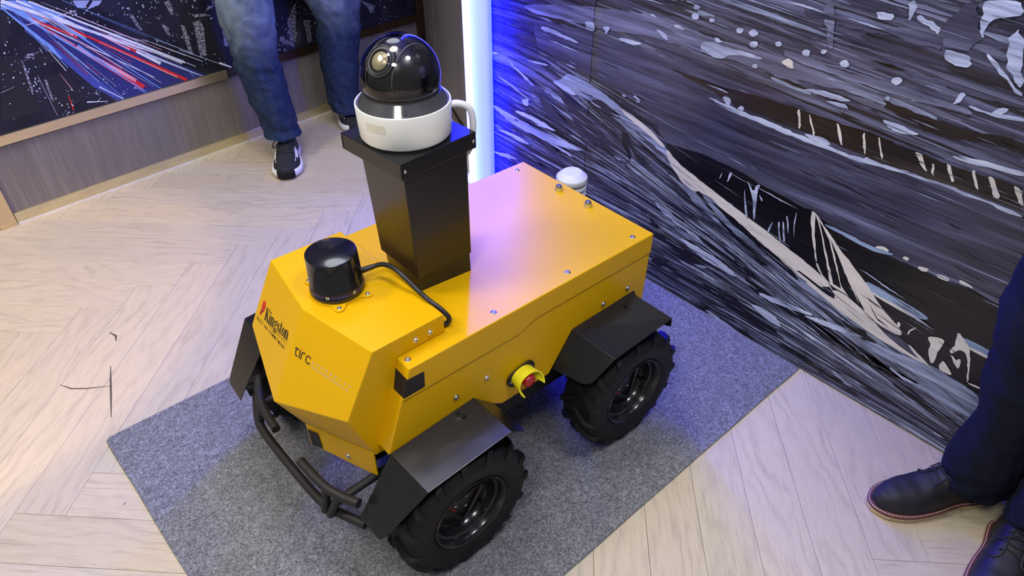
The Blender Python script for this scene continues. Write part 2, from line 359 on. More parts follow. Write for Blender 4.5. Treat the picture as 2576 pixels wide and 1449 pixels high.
# ---- printed shapes of the mural (tone, raggedness, outline in mm: along the wall, height) and of the city picture
MURAL=[
('slate',6,[(-1747,746),(-1525,767),(-1348,768),(-1157,770),(-1248,798),(-1107,797),(-956,789),(-800,779),(-672,765),(-534,760),(-415,756),(-250,750),(-135,471),(-151,486),(-244,487),(-349,479),(-486,479),(-663,510),(-680,506),(-795,516),(-876,530),(-1012,534),(-1145,518),(-1223,594),(-1329,614),(-1438,627),(-1567,646),(-1717,658)]),
('gray',8,[(-1804,784),(-1472,848),(-1177,879),(-1099,861),(-909,862),(-738,853),(-620,844),(-730,825),(-899,822),(-1089,814),(-1250,815),(-1352,797),(-1526,784),(-1748,764)]),
('brownblack',2,[(-1172,743),(-985,746),(-855,753),(-772,754),(-669,756),(-556,760),(-518,754),(-412,749),(-317,751),(-252,753),(-232,705),(-315,705),(-395,702),(-499,700),(-574,701),(-653,701),(-736,704),(-802,704),(-871,708),(-937,705),(-1010,721),(-1094,731)]),
('brownblack',5,[(-583,841),(-476,833),(-381,834),(-324,844),(-288,841),(-279,820),(-315,820),(-338,818),(-402,809),(-466,804),(-540,818)]),
('white',1,[(-770,754),(-762,754),(-748,708),(-753,705)]),
('white',1,[(-738,751),(-733,750),(-708,704),(-713,700)]),
('white',1,[(-666,753),(-658,754),(-633,705),(-641,704)]),
('white',1,[(-599,751),(-593,752),(-574,705),(-579,703)]),
('white',1,[(-562,754),(-556,754),(-534,709),(-540,707)]),
('white',1,[(-478,751),(-457,751),(-434,717),(-441,716)]),
('white',1,[(-433,737),(-428,738),(-417,713),(-422,712)]),
('white',1,[(-405,748),(-396,748),(-374,715),(-381,713)]),
('white',1,[(-354,754),(-346,755),(-323,718),(-328,716)]),
('white',1,[(-320,753),(-308,755),(-280,715),(-291,711)]),
('white',1,[(-270,753),(-256,753),(-243,731),(-236,716),(-243,716)]),
('pale',4,[(-1052,701),(-936,701),(-859,697),(-733,692),(-650,692),(-571,692),(-464,701),(-362,703),(-230,700),(-227,693),(-360,696),(-464,693),(-572,683),(-651,681),(-738,680),(-864,682),(-942,686)]),
('pale',3,[(-736,702),(-699,707),(-664,699),(-673,689),(-729,692)]),
('pale',3,[(-577,700),(-538,695),(-532,689),(-569,686)]),
('pale',3,[(-983,725),(-960,720),(-953,700),(-975,701)]),
('pale',3,[(-924,714),(-909,710),(-912,701),(-936,701)]),
('pale',3,[(-568,797),(-533,798),(-480,795),(-479,789),(-512,779),(-542,784)]),
('pale',3,[(-401,772),(-330,782),(-265,787),(-260,775),(-325,770),(-384,761)]),
('pale',3,[(-781,801),(-728,818),(-653,818),(-655,812),(-692,806)]),
('pale',3,[(-713,795),(-664,803),(-639,796),(-664,790)]),
('pale',3,[(-1080,844),(-1037,852),(-998,847),(-889,852),(-904,842),(-986,836),(-1000,815),(-1050,816),(-1081,821)]),
('pale',3,[(-497,979),(-444,982),(-437,957),(-444,952),(-488,953)]),
('pale',3,[(-462,1082),(-393,1097),(-382,1070),(-404,1063),(-434,1053),(-431,1018),(-440,1014),(-453,1066)]),
('pale',3,[(-591,1054),(-578,1057),(-573,1017),(-583,1015)]),
('pale',3,[(-569,1031),(-537,1026),(-513,1022),(-512,1002),(-528,1012),(-562,1017)]),
('pale',3,[(-392,1040),(-374,1050),(-327,936),(-356,958),(-377,974)]),
('pale',3,[(-421,993),(-402,989),(-326,933),(-329,927),(-384,963)]),
('pale',3,[(-653,1021),(-612,1021),(-612,1008),(-648,1006)]),
('pale',3,[(-432,903),(-425,902),(-422,886),(-439,873),(-435,888)]),
('pale',3,[(-357,897),(-336,901),(-341,886),(-368,873)]),
('pale',3,[(-421,883),(-372,875),(-303,879),(-308,890),(-354,881)]),
('pale',3,[(-1260,875),(-1235,876),(-1237,870),(-1258,867)]),
('pale',3,[(-1237,836),(-1210,838),(-1185,819),(-1201,817)]),
('pale',3,[(-1172,870),(-1135,865),(-1139,858),(-1171,860)]),
('pale',3,[(-1050,865),(-1015,860),(-1028,853)]),
('pale',1,[(-919,905),(-922,898),(-930,893),(-940,893),(-945,899),(-943,906),(-935,911),(-925,911)]),
('pale',1,[(-962,901),(-964,895),(-970,891),(-978,891),(-983,896),(-981,902),(-974,905),(-966,905)]),
('pale',1,[(-850,897),(-851,892),(-857,888),(-864,889),(-868,893),(-866,898),(-860,901),(-854,901)]),
('pale',1,[(-773,894),(-774,887),(-782,883),(-791,883),(-796,888),(-794,895),(-787,900),(-778,900)]),
('pale',1,[(-675,896),(-677,889),(-683,884),(-692,885),(-697,890),(-695,897),(-689,901),(-680,901)]),
('pale',1,[(-552,893),(-553,885),(-560,880),(-569,880),(-574,886),(-573,893),(-566,898),(-557,898)]),
('pale',1,[(-1101,928),(-1103,923),(-1110,919),(-1118,919),(-1122,923),(-1120,929),(-1113,932),(-1105,932)]),
('pale',1,[(-900,826),(-902,821),(-907,818),(-914,818),(-917,821),(-916,826),(-910,830),(-904,830)]),
('pale',1,[(-913,879),(-915,872),(-923,867),(-932,867),(-937,872),(-935,879),(-927,884),(-918,884)]),
('pale',1,[(-1051,905),(-1052,901),(-1058,898),(-1064,898),(-1067,901),(-1065,906),(-1060,909),(-1054,908)]),
('pale',1,[(-1099,904),(-1101,897),(-1110,892),(-1119,893),(-1124,898),(-1122,905),(-1113,909),(-1104,909)]),
('pale',1,[(-735,909),(-736,905),(-740,902),(-746,902),(-749,905),(-748,910),(-744,912),(-738,912)]),
('pale',1,[(-505,868),(-506,863),(-511,859),(-517,859),(-521,863),(-521,869),(-516,873),(-509,873)]),
('pale',1,[(-565,848),(-566,845),(-569,842),(-573,842),(-576,845),(-575,849),(-572,851),(-568,851)]),
('cream',2,[(-841,854),(-822,869),(-799,846),(-835,846)]),
('gray',2,[(-776,1014),(-749,1020),(-724,923),(-730,912),(-753,965)]),
('slate',3,[(-462,1082),(-487,1071),(-506,1036),(-512,1010),(-497,979),(-445,986),(-435,1014),(-453,1049)]),
('gray',6,[(-855,888),(-633,883),(-493,880),(-396,874),(-398,863),(-520,861),(-663,860),(-824,866)]),
('slate',3,[(-817,992),(-666,986),(-500,985),(-502,975),(-662,973),(-814,978)]),
('black',1,[(-1144,519),(-1012,534),(-876,530),(-795,516),(-680,506),(-663,510),(-607,491),(-485,476),(-347,474),(-242,482),(-136,473),(-65,301),(-121,229),(-198,238),(-265,247),(-323,269),(-344,285),(-430,276),(-529,286),(-545,321),(-605,348),(-756,388),(-837,407),(-960,439),(-1097,475)]),
('blue',1,[(-618,490),(-482,483),(-434,490),(-435,484),(-483,471),(-613,483)]),
('white',2,[(-482,484),(-462,498),(-443,493),(-452,485)]),
('white',2,[(-415,493),(-397,496),(-397,488),(-408,485)]),
('white',2,[(-375,487),(-353,491),(-347,483),(-367,478)]),
('white',2,[(-333,488),(-299,495),(-299,481),(-320,477)]),
('white',2,[(-287,497),(-246,494),(-249,489),(-274,487)]),
('gray',1,[(-243,485),(-138,477),(-143,491),(-237,494)]),
('blue',1,[(-475,382),(-445,385),(-299,369),(-316,350),(-451,356)]),
('white',1,[(-461,364),(-317,351),(-329,344),(-451,356)]),
('blue',1,[(-229,361),(-128,357),(-129,338),(-200,339)]),
('white',1,[(-206,343),(-128,342),(-130,335),(-198,335)]),
('cream',1,[(-663,510),(-639,503),(-616,483),(-558,438),(-475,382),(-404,326),(-348,297),(-342,289),(-346,278),(-387,275),(-447,296),(-499,318),(-551,323),(-584,338),(-611,371),(-643,451)]),
('black',0.6,[(-647,504),(-620,463),(-592,407),(-553,327),(-581,342),(-605,374),(-632,444)]),
('black',0.6,[(-635,495),(-592,449),(-568,407),(-521,328),(-545,331),(-578,392),(-612,454)]),
('black',0.6,[(-589,453),(-562,423),(-519,370),(-470,315),(-442,294),(-484,307),(-522,335),(-550,385)]),
('black',0.6,[(-494,348),(-470,322),(-446,300),(-462,307)]),
('black',0.6,[(-447,327),(-410,296),(-375,285),(-408,290)]),
('ribgray',2,[(-1643,566),(-1603,578),(-1565,618),(-1448,605),(-1336,577),(-1216,545),(-1143,509),(-1096,475),(-960,440),(-836,407),(-756,389),(-605,347),(-545,322),(-529,286),(-455,267),(-367,248),(-313,241),(-246,237),(-310,232),(-363,234),(-449,249),(-539,263),(-626,274),(-707,298),(-805,322),(-935,348),(-1028,378),(-1103,463),(-1162,488),(-1324,533),(-1469,555),(-1534,550),(-1588,557)]),
('cream',1,[(-1342,575),(-1287,563),(-1216,545),(-1144,510),(-1153,501),(-1225,528),(-1296,545)]),
('cream',1,[(-1143,509),(-1096,475),(-960,440),(-836,407),(-756,389),(-605,347),(-545,322),(-547,289),(-595,292),(-660,310),(-742,334),(-827,359),(-886,379),(-964,418),(-1049,405),(-1124,464)]),
('cream',1,[(-538,318),(-498,315),(-436,293),(-371,259),(-314,244),(-246,237),(-290,233),(-364,237),(-449,249),(-516,263),(-567,280),(-633,298),(-548,292)]),
('black',0.6,[(-552,317),(-532,302),(-529,289),(-547,289),(-572,295),(-650,316),(-642,320),(-574,304)]),
('black',1,[(-1016,408),(-955,374),(-859,322),(-754,279),(-731,288),(-817,316),(-932,370),(-999,416)]),
('black',1,[(-961,405),(-873,385),(-771,347),(-660,310),(-629,286),(-668,292),(-781,334),(-883,366)]),
('black',1,[(-823,344),(-725,316),(-710,310),(-795,335)]),
('black',1.5,[(-1448,605),(-1325,588),(-1195,557),(-1146,523),(-1205,549),(-1330,574)]),
('black',1.5,[(-1469,555),(-1413,564),(-1332,547),(-1324,533),(-1392,541)]),
('black',1.5,[(-1319,488),(-1294,483),(-1267,417),(-1288,389),(-1305,428)]),
('black',1.5,[(-1294,483),(-1254,448),(-1187,429),(-1220,416),(-1264,439)]),
('ribgray',5,[(-248,242),(-197,235),(-119,224),(-102,145),(-179,146),(-284,158),(-370,175),(-459,192),(-546,208),(-469,222),(-358,220)]),
('black',5,[(-1154,192),(-1107,208),(-1017,197),(-936,178),(-957,167),(-1033,157),(-1135,175)]),
('black',5,[(-1017,239),(-958,247),(-873,228),(-893,217),(-960,219)]),
('black',5,[(-943,99),(-880,124),(-770,119),(-668,98),(-621,70),(-702,68),(-803,75),(-894,84)]),
('black',5,[(-799,213),(-737,208),(-681,197),(-577,188),(-481,170),(-507,156),(-609,167),(-700,170),(-774,194)]),
('black',5,[(-844,258),(-743,234),(-797,233)]),
('black',5,[(-1163,247),(-1119,230),(-1133,215),(-1159,221)]),
('black',5,[(-1139,91),(-1107,105),(-1079,91),(-1135,68)]),
('black',5,[(-495,234),(-430,241),(-390,219),(-420,212)]),
('black',5,[(-587,181),(-512,172),(-414,157),(-332,143),(-254,174),(-305,157),(-399,146),(-504,147)]),
('black',5,[(-637,55),(-565,57),(-471,38),(-361,27),(-407,23),(-494,29)]),
('black',5,[(-328,131),(-219,120),(-142,125),(-168,118),(-253,115)]),
('black',5,[(-448,156),(-370,160),(-288,170),(-336,155)]),
('black',5,[(-934,9),(-892,36),(-891,15)]),
('black',5,[(-775,19),(-748,28),(-708,10),(-751,10)]),
('pale',6,[(-1062,231),(-925,230),(-811,203),(-829,192),(-932,196)]),
('pale',6,[(-972,166),(-921,179),(-940,160)]),
('pale',6,[(-745,188),(-644,205),(-546,208),(-639,186),(-729,176)]),
('pale',6,[(-602,187),(-524,215),(-413,224),(-463,204),(-541,189)]),
('pale',6,[(-897,24),(-804,16),(-742,0),(-785,-4),(-879,10)]),
('pale',6,[(-759,134),(-694,144),(-631,107),(-698,110)]),
('pale',6,[(-629,147),(-524,133),(-547,125)]),
('pale',6,[(-481,70),(-390,45),(-424,42)]),
('pale',6,[(-1173,317),(-1074,296),(-929,250),(-1021,263),(-1119,282)]),
('pale',6,[(-355,178),(-266,165),(-288,155)]),
('white',0.8,[(-236,369),(-216,358),(-196,340),(-180,299),(-166,249),(-168,246),(-183,290),(-196,321),(-215,324),(-224,301),(-232,308),(-227,338)]),
('white',0.8,[(-237,278),(-197,242),(-239,242)]),
('white',0.8,[(-292,316),(-257,331),(-249,323),(-253,294),(-250,241),(-272,273),(-274,299)]),
('white',0.8,[(-227,302),(-200,285),(-195,268),(-216,286)]),
('white',0.8,[(-210,291),(-202,303),(-194,276)]),
('white',0.8,[(-325,274),(-288,255),(-250,234),(-239,231),(-294,244)]),
('white',0.8,[(-169,247),(-144,253),(-125,250),(-150,244)]),
('white',0.8,[(-331,290),(-332,310),(-315,332),(-325,311)]),
('white',0.8,[(-363,312),(-357,320),(-353,306),(-359,299)]),
('pale',0.6,[(-858,518),(-845,504),(-830,491),(-827,512),(-815,522),(-819,496),(-807,421),(-809,400),(-828,472)]),
('pale',0.6,[(-862,497),(-847,454),(-823,393),(-842,415)]),
('pale',0.6,[(-815,493),(-796,477),(-800,472)]),
('pale',0.6,[(-945,481),(-938,509),(-939,489)]),
('pale',0.6,[(-917,483),(-914,519),(-906,518),(-911,491)]),
('pale',0.6,[(-762,385),(-759,413),(-752,433),(-755,395)]),
('pale',0.6,[(-740,435),(-720,380),(-715,376),(-734,438)]),
('pale',0.6,[(-727,442),(-709,386),(-702,385),(-722,444)]),
('pale',0.6,[(-721,464),(-704,414),(-700,416),(-716,466)]),
('pale',0.6,[(-697,497),(-696,451),(-683,405),(-691,447)]),
('pale',3,[(-1643,566),(-1589,572),(-1521,558),(-1533,545),(-1588,553)]),
('pale',3,[(-1879,580),(-1803,554),(-1720,522),(-1735,515),(-1810,547)]),
('pale',3,[(-1944,503),(-1849,493),(-1741,463),(-1756,463),(-1856,480)]),
('pale',3,[(-1802,448),(-1756,463),(-1763,428)]),
('pale',3,[(-1993,298),(-1949,308),(-1954,288),(-1989,275)]),
('pale',3,[(-1950,283),(-1833,302),(-1737,290),(-1784,278),(-1882,284)]),
('pale',3,[(-1849,394),(-1740,409),(-1621,395),(-1613,387),(-1739,381)]),
('pale',3,[(-1990,382),(-1849,371),(-1708,364),(-1562,373),(-1459,369),(-1547,346),(-1707,330),(-1865,337)]),
('pale',3,[(-1998,173),(-1850,205),(-1784,207),(-1909,175)]),
('pale',3,[(-1692,336),(-1589,341),(-1503,324),(-1559,324)]),
('pale',3,[(-1974,580),(-1910,587),(-1942,573)]),
('pale',3,[(-1788,605),(-1646,619),(-1687,603)]),
('pale',3,[(-1352,410),(-1323,421),(-1290,403),(-1326,394)]),
('pale',3,[(-1692,740),(-1522,728),(-1534,720),(-1705,723)]),
('pale',3,[(-1477,577),(-1446,582),(-1458,574)]),
('pale',3,[(-1506,798),(-1461,800),(-1462,774),(-1498,776)]),
('pale',3,[(-1426,800),(-1404,805),(-1404,780),(-1421,780)]),
('pale',3,[(-1367,783),(-1307,788),(-1269,789),(-1294,776),(-1349,772)]),
('pale',3,[(-1280,639),(-1254,615),(-1270,606)]),
('pale',3,[(-1335,617),(-1306,619),(-1317,613)]),
('dark',4,[(-1585,513),(-1527,455),(-1496,408),(-1427,381),(-1333,407),(-1288,394),(-1274,420),(-1323,472),(-1374,493),(-1438,496),(-1504,514),(-1600,529)]),
('dark',4,[(-1713,514),(-1654,491),(-1567,436),(-1522,398),(-1622,417),(-1681,450)]),
('dark',4,[(-1833,365),(-1801,359),(-1825,357)]),
('dark',4,[(-1786,393),(-1679,385),(-1739,381)]),
('dark',4,[(-1996,211),(-1849,224),(-1627,222),(-1704,209),(-1866,199)]),
('dark',4,[(-1692,336),(-1632,330),(-1587,308),(-1646,308)]),
('dark',4,[(-1849,217),(-1784,225),(-1800,212)]),
('dark',4,[(-1484,264),(-1390,276),(-1287,282),(-1348,260)]),
('dark',4,[(-1457,559),(-1408,570),(-1325,535),(-1379,536),(-1437,551)]),
('dark',4,[(-2003,271),(-1933,265),(-1951,265)]),
]
POSTER=[
('road',[(258,773),(342,766),(553,592),(878,343),(762,343),(676,341),(612,341),(527,347),(404,519),(296,687)]),
('road2',[(296,687),(367,593),(466,442),(527,347),(504,348),(437,426),(370,546),(294,671)]),
('sky',[(262,782),(333,768),(434,687),(339,682),(277,749),(250,754)]),
('paleblue',[(299,689),(356,606),(372,551),(340,605),(297,678)]),
('bldg',[(250,754),(261,721),(249,682),(220,646),(205,645)]),
('bldg',[(187,600),(242,602),(248,528),(235,390),(203,388),(101,392)]),
('bldg',[(299,593),(366,564),(370,546),(302,547)]),
('bldg',[(292,509),(372,493),(400,387),(279,363)]),
('bldg',[(884,592),(946,578),(971,522),(994,405),(893,419)]),
('bldg',[(849,624),(884,592),(876,545),(824,545)]),
('bldg',[(565,719),(704,690),(610,654),(559,687)]),
('facade',[(883,568),(910,568),(903,429),(874,424)]),
('facade',[(831,568),(847,558),(848,450),(832,451)]),
('facade',[(649,651),(665,644),(682,581),(669,588)]),
('facade',[(756,591),(772,581),(783,536),(767,546)]),
('facade',[(792,666),(817,666),(819,613),(807,613)]),
('facade',[(288,499),(296,491),(291,409),(283,417)]),
('facade',[(269,595),(315,595),(250,572)]),
('facade',[(953,602),(963,612),(996,611),(944,594)]),
('facade',[(886,598),(942,588),(965,574),(895,584)]),
('facade',[(245,585),(250,572),(241,466),(232,463)]),
('facade',[(1304,488),(1347,490),(1325,378),(1293,379)]),
('facade',[(1380,461),(1412,457),(1405,358),(1383,357)]),
('facade',[(1333,523),(1358,542),(1339,486),(1317,485)]),
('facade',[(1241,399),(1316,354),(1312,368),(1253,420)]),
('facade',[(914,576),(921,535),(901,425),(882,424)]),
('facade',[(1700,482),(1783,439),(1753,406),(1734,443)]),
('facade',[(1007,583),(1033,588),(1008,439),(987,444)]),
('letter',[(478,732),(485,709),(508,705),(534,726),(479,737)]),
('letter',[(513,697),(559,704),(575,717),(545,723)]),
('red',[(278,755),(606,359),(622,374),(281,757)]),
('pink',[(429,579),(591,399),(601,409),(435,584)]),
('red',[(321,739),(785,341),(796,354),(324,743)]),
('redhot',[(514,577),(755,369),(759,373),(515,579)]),
('red',[(327,704),(446,608),(452,616),(330,708)]),
('pink',[(358,666),(428,587),(431,589),(359,667)]),
('red',[(600,534),(637,498),(644,504),(609,542)]),
('pink',[(506,619),(609,521),(614,526),(509,622)]),
('white',[(257,775),(804,417),(807,422),(265,786)]),
('white',[(339,761),(797,421),(803,428),(343,765)]),
('white',[(304,770),(858,347),(859,349),(308,776)]),
('pale',[(554,596),(790,417),(794,422),(556,599)]),
('white',[(254,767),(667,395),(669,397),(258,770)]),
('sky',[(262,765),(625,343),(626,344),(270,772)]),
('white',[(297,688),(477,701),(477,703),(297,690)]),
('sky',[(437,583),(614,349),(616,351),(442,588)]),
('sky',[(342,747),(676,345),(679,347),(349,752)]),
('pale',[(466,571),(656,360),(657,361),(469,574)]),
('white',[(629,509),(704,438),(713,447),(635,516)]),
('paleblue',[(660,490),(840,358),(843,362),(664,495)]),
('sky',[(445,744),(852,442),(853,443),(446,745)]),
('pale',[(714,540),(846,446),(848,448),(715,541)]),
('sky',[(528,677),(694,551),(694,552),(528,678)]),
('paleblue',[(796,475),(991,343),(994,347),(797,477)]),
('sky',[(257,751),(347,592),(358,600),(261,754)]),
('sky',[(341,593),(370,550),(375,553),(353,601)]),
('paleblue',[(455,417),(525,344),(529,349),(460,421)]),
('sky',[(581,382),(613,345),(615,347),(583,383)]),
('sky',[(801,397),(824,351),(826,352),(803,398)]),
('white',[(273,515),(281,356),(282,356),(274,515)]),
('red',[(342,417),(339,358),(343,359),(345,417)]),
('white',[(395,373),(470,355),(470,357),(396,378)]),
('pale',[(577,594),(688,534),(689,536),(578,595)]),
('white',[(942,378),(991,345),(995,351),(948,385)]),
('pale',[(141,489),(190,498),(190,499),(141,491)]),
]

# ------------------------------------------------------------------ setting
def clip_poly(poly, f):
    out = []
    for i in range(len(poly)):
        a, b = poly[i], poly[(i+1) % len(poly)]; fa, fb = f(a), f(b)
        if fa >= 0: out.append(a)
        if fa*fb < 0: t = fa/(fa-fb); out.append((a[0]+(b[0]-a[0])*t, a[1]+(b[1]-a[1])*t))
    return out
MX = 1.635                                         # face of the mural wall
WA = math.radians(3.863867613720925)               # left wall runs almost along X
WP = Vector((0.078, 3.007, 0)); WD = Vector((math.cos(WA), math.sin(WA), 0)); WN = Vector((-math.sin(WA), math.cos(WA), 0))
slab = MB().box((-1.6, -1.3, -0.08), (4.2, 3.7, -0.012))
floor = slab.build('floor', 'recess_dark'); tag(floor, kind='structure')
def build_planks():
    w, L = 0.1285, 1.028; s = 1/math.sqrt(2); x0, y0 = -0.16, 1.475
    rnd = random.Random(4)
    def tow(a, b): return (x0+(a+b)*s, y0+(b-a)*s)
    def dist_wall(p): return -((Vector((p[0], p[1], 0))-WP).dot(WN))+0.06
    for t in range(-4, 5):
        for n in range(-70, 70):
            for kind in (0, 1):
                a0 = n*w+2*L*t; b0 = n*w
                if kind == 0: rect = [(a0, b0), (a0+L, b0), (a0+L, b0+w), (a0, b0+w)]; ang = -PI/4
                else: rect = [(a0, b0+w), (a0+w, b0+w), (a0+w, b0+w+L), (a0, b0+w+L)]; ang = PI/4
                cen = tow(sum(p[0] for p in rect)/4, sum(p[1] for p in rect)/4)
                if not (-1.9 < cen[0] < 3.6 and -1.6 < cen[1] < 3.8): continue
                poly = [tow(*p) for p in rect]
                for f in (lambda p: 1.66-p[0] if p[1] < 2.0 else 3.0-p[0], lambda p: p[0]+1.25, lambda p: p[1]+0.95, dist_wall): poly = clip_poly(poly, f)
                if len(poly) < 3: continue
                whole = poly == [tow(*p) for p in rect]
                M = Matrix.Rotation(-ang, 3, 'Z')
                loc = [M @ Vector((p[0]-cen[0], p[1]-cen[1], 0)) for p in poly]
                def inset(d):
                    xs = [p.x for p in loc]; ys = [p.y for p in loc]; cx, cy = (min(xs)+max(xs))/2, (min(ys)+max(ys))/2; hx, hy = (max(xs)-min(xs))/2, (max(ys)-min(ys))/2
                    if hx < 0.01 or hy < 0.01: return None
                    return [(cx+(p.x-cx)*(hx-d)/hx, cy+(p.y-cy)*(hy-d)/hy) for p in loc]
                if inset(0) is None: continue
                k = len(loc); m = MB(); rr = [[(x, y, z) for x, y in inset(d)] for d, z in ((0.0004, -0.012), (0.0004, -0.0006), (0.0012, 0.0))]
                m.rings(rr, True, True, smooth=False)
                o = m.build('plank', 'oak', floor); o.location = (cen[0], cen[1], 0); o.rotation_euler = (0, 0, ang+(PI if rnd.random() < 0.5 and whole else 0))
build_planks()
# mural wall
wall_r = MB().box((MX, -1.2, -0.02), (MX+0.12, 1.99, 2.8)).build('wall_right', 'housing_dark'); tag(wall_r, kind='structure')
mural = MB().box((MX-0.002, -1.2, 0.003), (MX, 1.988, 2.6)).build('printed_mural', 'mural_print', wall_r)
MB().box((MX-0.0062, 1.4695, 0.003), (MX-0.002, 1.4710, 2.6)).build('panel_joint', 'housing_dark', wall_r)
TONES = ['black', 'brownblack', 'dark', 'slate', 'gray', 'ribgray', 'pale', 'white', 'cream', 'blue']
def ragged(poly, jit, step=0.014, seed=0.0):
    out = []
    n = len(poly); cx = sum(p[0] for p in poly)/n; cz = sum(p[1] for p in poly)/n
    for i in range(n):
        a, b = poly[i], poly[(i+1) % n]; d = math.hypot(b[0]-a[0], b[1]-a[1]); k = max(1, int(d/step))
        for j in range(k):
            t = j/k; y = a[0]+(b[0]-a[0])*t; z = a[1]+(b[1]-a[1])*t
            h = mnoise.fractal(Vector((y*14+seed, z*40, seed)), 0.9, 2.1, 4)*jit*0.0013
            g = mnoise.fractal(Vector((y*60+seed, z*90, seed+5)), 0.9, 2.1, 3)*jit*0.0021
            out.append((y+g*1.5, z+h+g*0.6))
    return out
def ribbon_z(u): return 0.619-0.290*(u+1.566)
def flow_slope(u, z):
    k = math.exp(-((z-ribbon_z(u)+0.06)/0.16)**2)*(1 if u > -1.6 else max(0, 1-(-1.6-u)/0.35))
    s = -0.285*k
    if z < 0.16: s *= max(0.05, z/0.16)
    top = max(0, min(1, (z-0.55)/0.25)); s = s*(1-top)-0.07*top
    if u < -1.5: s += 0.14*max(0, min(1, (-1.5-u)/0.4))*max(-0.4, min(1, (z-0.5)/0.25))
    return s
def flow_stroke(m, rnd, u, z, ln, th, tone, x, seed):
    up, lo = [], []; n = max(6, int(ln/0.016))
    for i in range(n+1):
        q = i/n; w = th*(math.sin(PI*(0.04+0.93*q))**0.7)*(0.75+0.6*mnoise.noise(Vector((q*7, seed, 1))))
        w2 = th*(math.sin(PI*(0.04+0.93*q))**0.7)*(0.75+0.6*mnoise.noise(Vector((q*7, seed, 9))))
        if u < -0.02 and z > 0.004 and u > -1.985: up.append((u, z+abs(w))); lo.append((u, max(0.0045, z-abs(w2))))
        u += ln/n; z += flow_slope(u, z)*ln/n
    if len(up) > 3: m.raw([(x, -a, b) for a, b in up+lo[::-1]], [tuple(range(2*len(up)))], TONES.index(tone))
def chaikin(p, it=2):
    for _ in range(it):
        q = []
        for i in range(len(p)):
            a, b = p[i], p[(i+1) % len(p)]; q += [(a[0]*.78+b[0]*.22, a[1]*.78+b[1]*.22), (a[0]*.22+b[0]*.78, a[1]*.22+b[1]*.78)]
        p = q
    return p
def build_strokes():
    m = MB(); rnd = random.Random(21); x = MX-0.00215
    for k in range(1250):
        u = rnd.uniform(-2.05, -0.05); z = rnd.uniform(0.0, 1.12) if k % 3 else rnd.uniform(0.0, 0.45)
        d = z-ribbon_z(u)
        if u < -1.75: pal = ['dark', 'dark', 'black', 'slate', 'dark', 'gray']
        elif u < -1.45: pal = ['dark', 'dark', 'slate', 'slate', 'gray', 'pale', 'ribgray', 'black'] if z < 0.6 else ['dark', 'slate', 'slate', 'gray', 'gray']
        elif d < -0.01: pal = ['ribgray', 'ribgray', 'gray', 'gray', 'dark', 'black', 'pale', 'slate', 'dark']
        elif z < 0.62: pal = ['slate', 'slate', 'slate', 'dark', 'gray', 'dark']
        else: pal = ['gray', 'slate', 'slate', 'gray', 'dark', 'ribgray']
        tone = rnd.choice(pal); th = rnd.uniform(0.0015, 0.008)*(1.5 if k < 300 else 0.8)
        if tone == 'pale': th *= 0.55
        if z > 0.62: th *= 1.5
        flow_stroke(m, rnd, u, z, rnd.uniform(0.10, 0.50), th, tone, x-k*0.000002, k*1.7)
    X0 = MX-0.0047
    for i, (tone, jit, pts) in enumerate(MURAL):
        poly = [(p[0]/1000, p[1]/1000) for p in pts]
        if tone not in ('black', 'brownblack', 'slate'): poly = chaikin(poly)
        poly = clip_poly(poly, lambda p: p[0]+1.985)
        poly = clip_poly(poly, lambda p: p[1]-0.006)
        if len(poly) < 3: continue
        poly = ragged(poly, min(jit, 2.2) if len(poly) > 12 else min(jit, 3), 0.012, i*3.7)
        x = X0-i*0.000035
        m.raw([(x, -p[0], max(p[1], 0.004)) for p in poly], [tuple(range(len(poly)))], TONES.index(tone))
    rnd = random.Random(31); xh = X0-len(MURAL)*0.000035-0.00002
    for k in range(1500):                           # dry-brush hairs on top
        u = rnd.uniform(-1.95, -0.05); z = rnd.uniform(0.01, 1.1) if k % 2 else rnd.uniform(0.01, 0.5); d = z-ribbon_z(u)
        if u > -1.35 and -0.015 < d < 0.21: 
            if rnd.random() < 0.9: continue
        pal = ['pale', 'pale', 'black', 'ribgray', 'dark'] if d < 0 else ['gray', 'dark', 'black', 'ribgray', 'dark']
        flow_stroke(m, rnd, u, z, rnd.uniform(0.02, 0.13), rnd.uniform(0.0004, 0.0016), rnd.choice(pal), xh-k*0.0000006, k*2.3)
    rnd = random.Random(11)
    x = X0-len(MURAL)*0.000035-0.001
    for k in range(140):                            # small flecks and hair strokes of the print
        u = rnd.uniform(-1.97, -0.02); z = rnd.uniform(0.03, 1.0)
        slope = -0.02-0.20*max(0, min(1, (u+1.7)/1.2))*max(0, 1-abs(z-0.35)/0.45)
        ln = rnd.uniform(0.02, 0.16)*(1.4 if z < 0.4 else 1); th = rnd.uniform(0.0008, 0.0034)
        tone = rnd.choice(['pale', 'gray', 'black', 'dark', 'gray', 'black'] if z > 0.15 else ['dark', 'black', 'pale', 'gray', 'gray'])
        if -0.9 < u < -0.2 and 0.2 < z < 0.55 and tone == 'gray': continue
        top = [(u+ln*q, z+ln*q*slope+th*math.sin(PI*q)*rnd.uniform(0.5, 1.2)) for q in (0, .2, .4, .6, .8, 1)]
        bot = [(u+ln*q, z+ln*q*slope-th*math.sin(PI*q)*rnd.uniform(0.3, 1.0)) for q in (.8, .6, .4, .2)]
        poly = ragged(top+bot, 1.2, 0.006, k*1.3)
        m.raw([(x-k*0.000003, -p[0], max(p[1], 0.005)) for p in poly], [tuple(range(len(poly)))], TONES.index(tone))
    o = m.build('paint_strokes', ['tone_'+t for t in TONES], mural, recalc=False); tag(o, kind='stuff')
build_strokes()
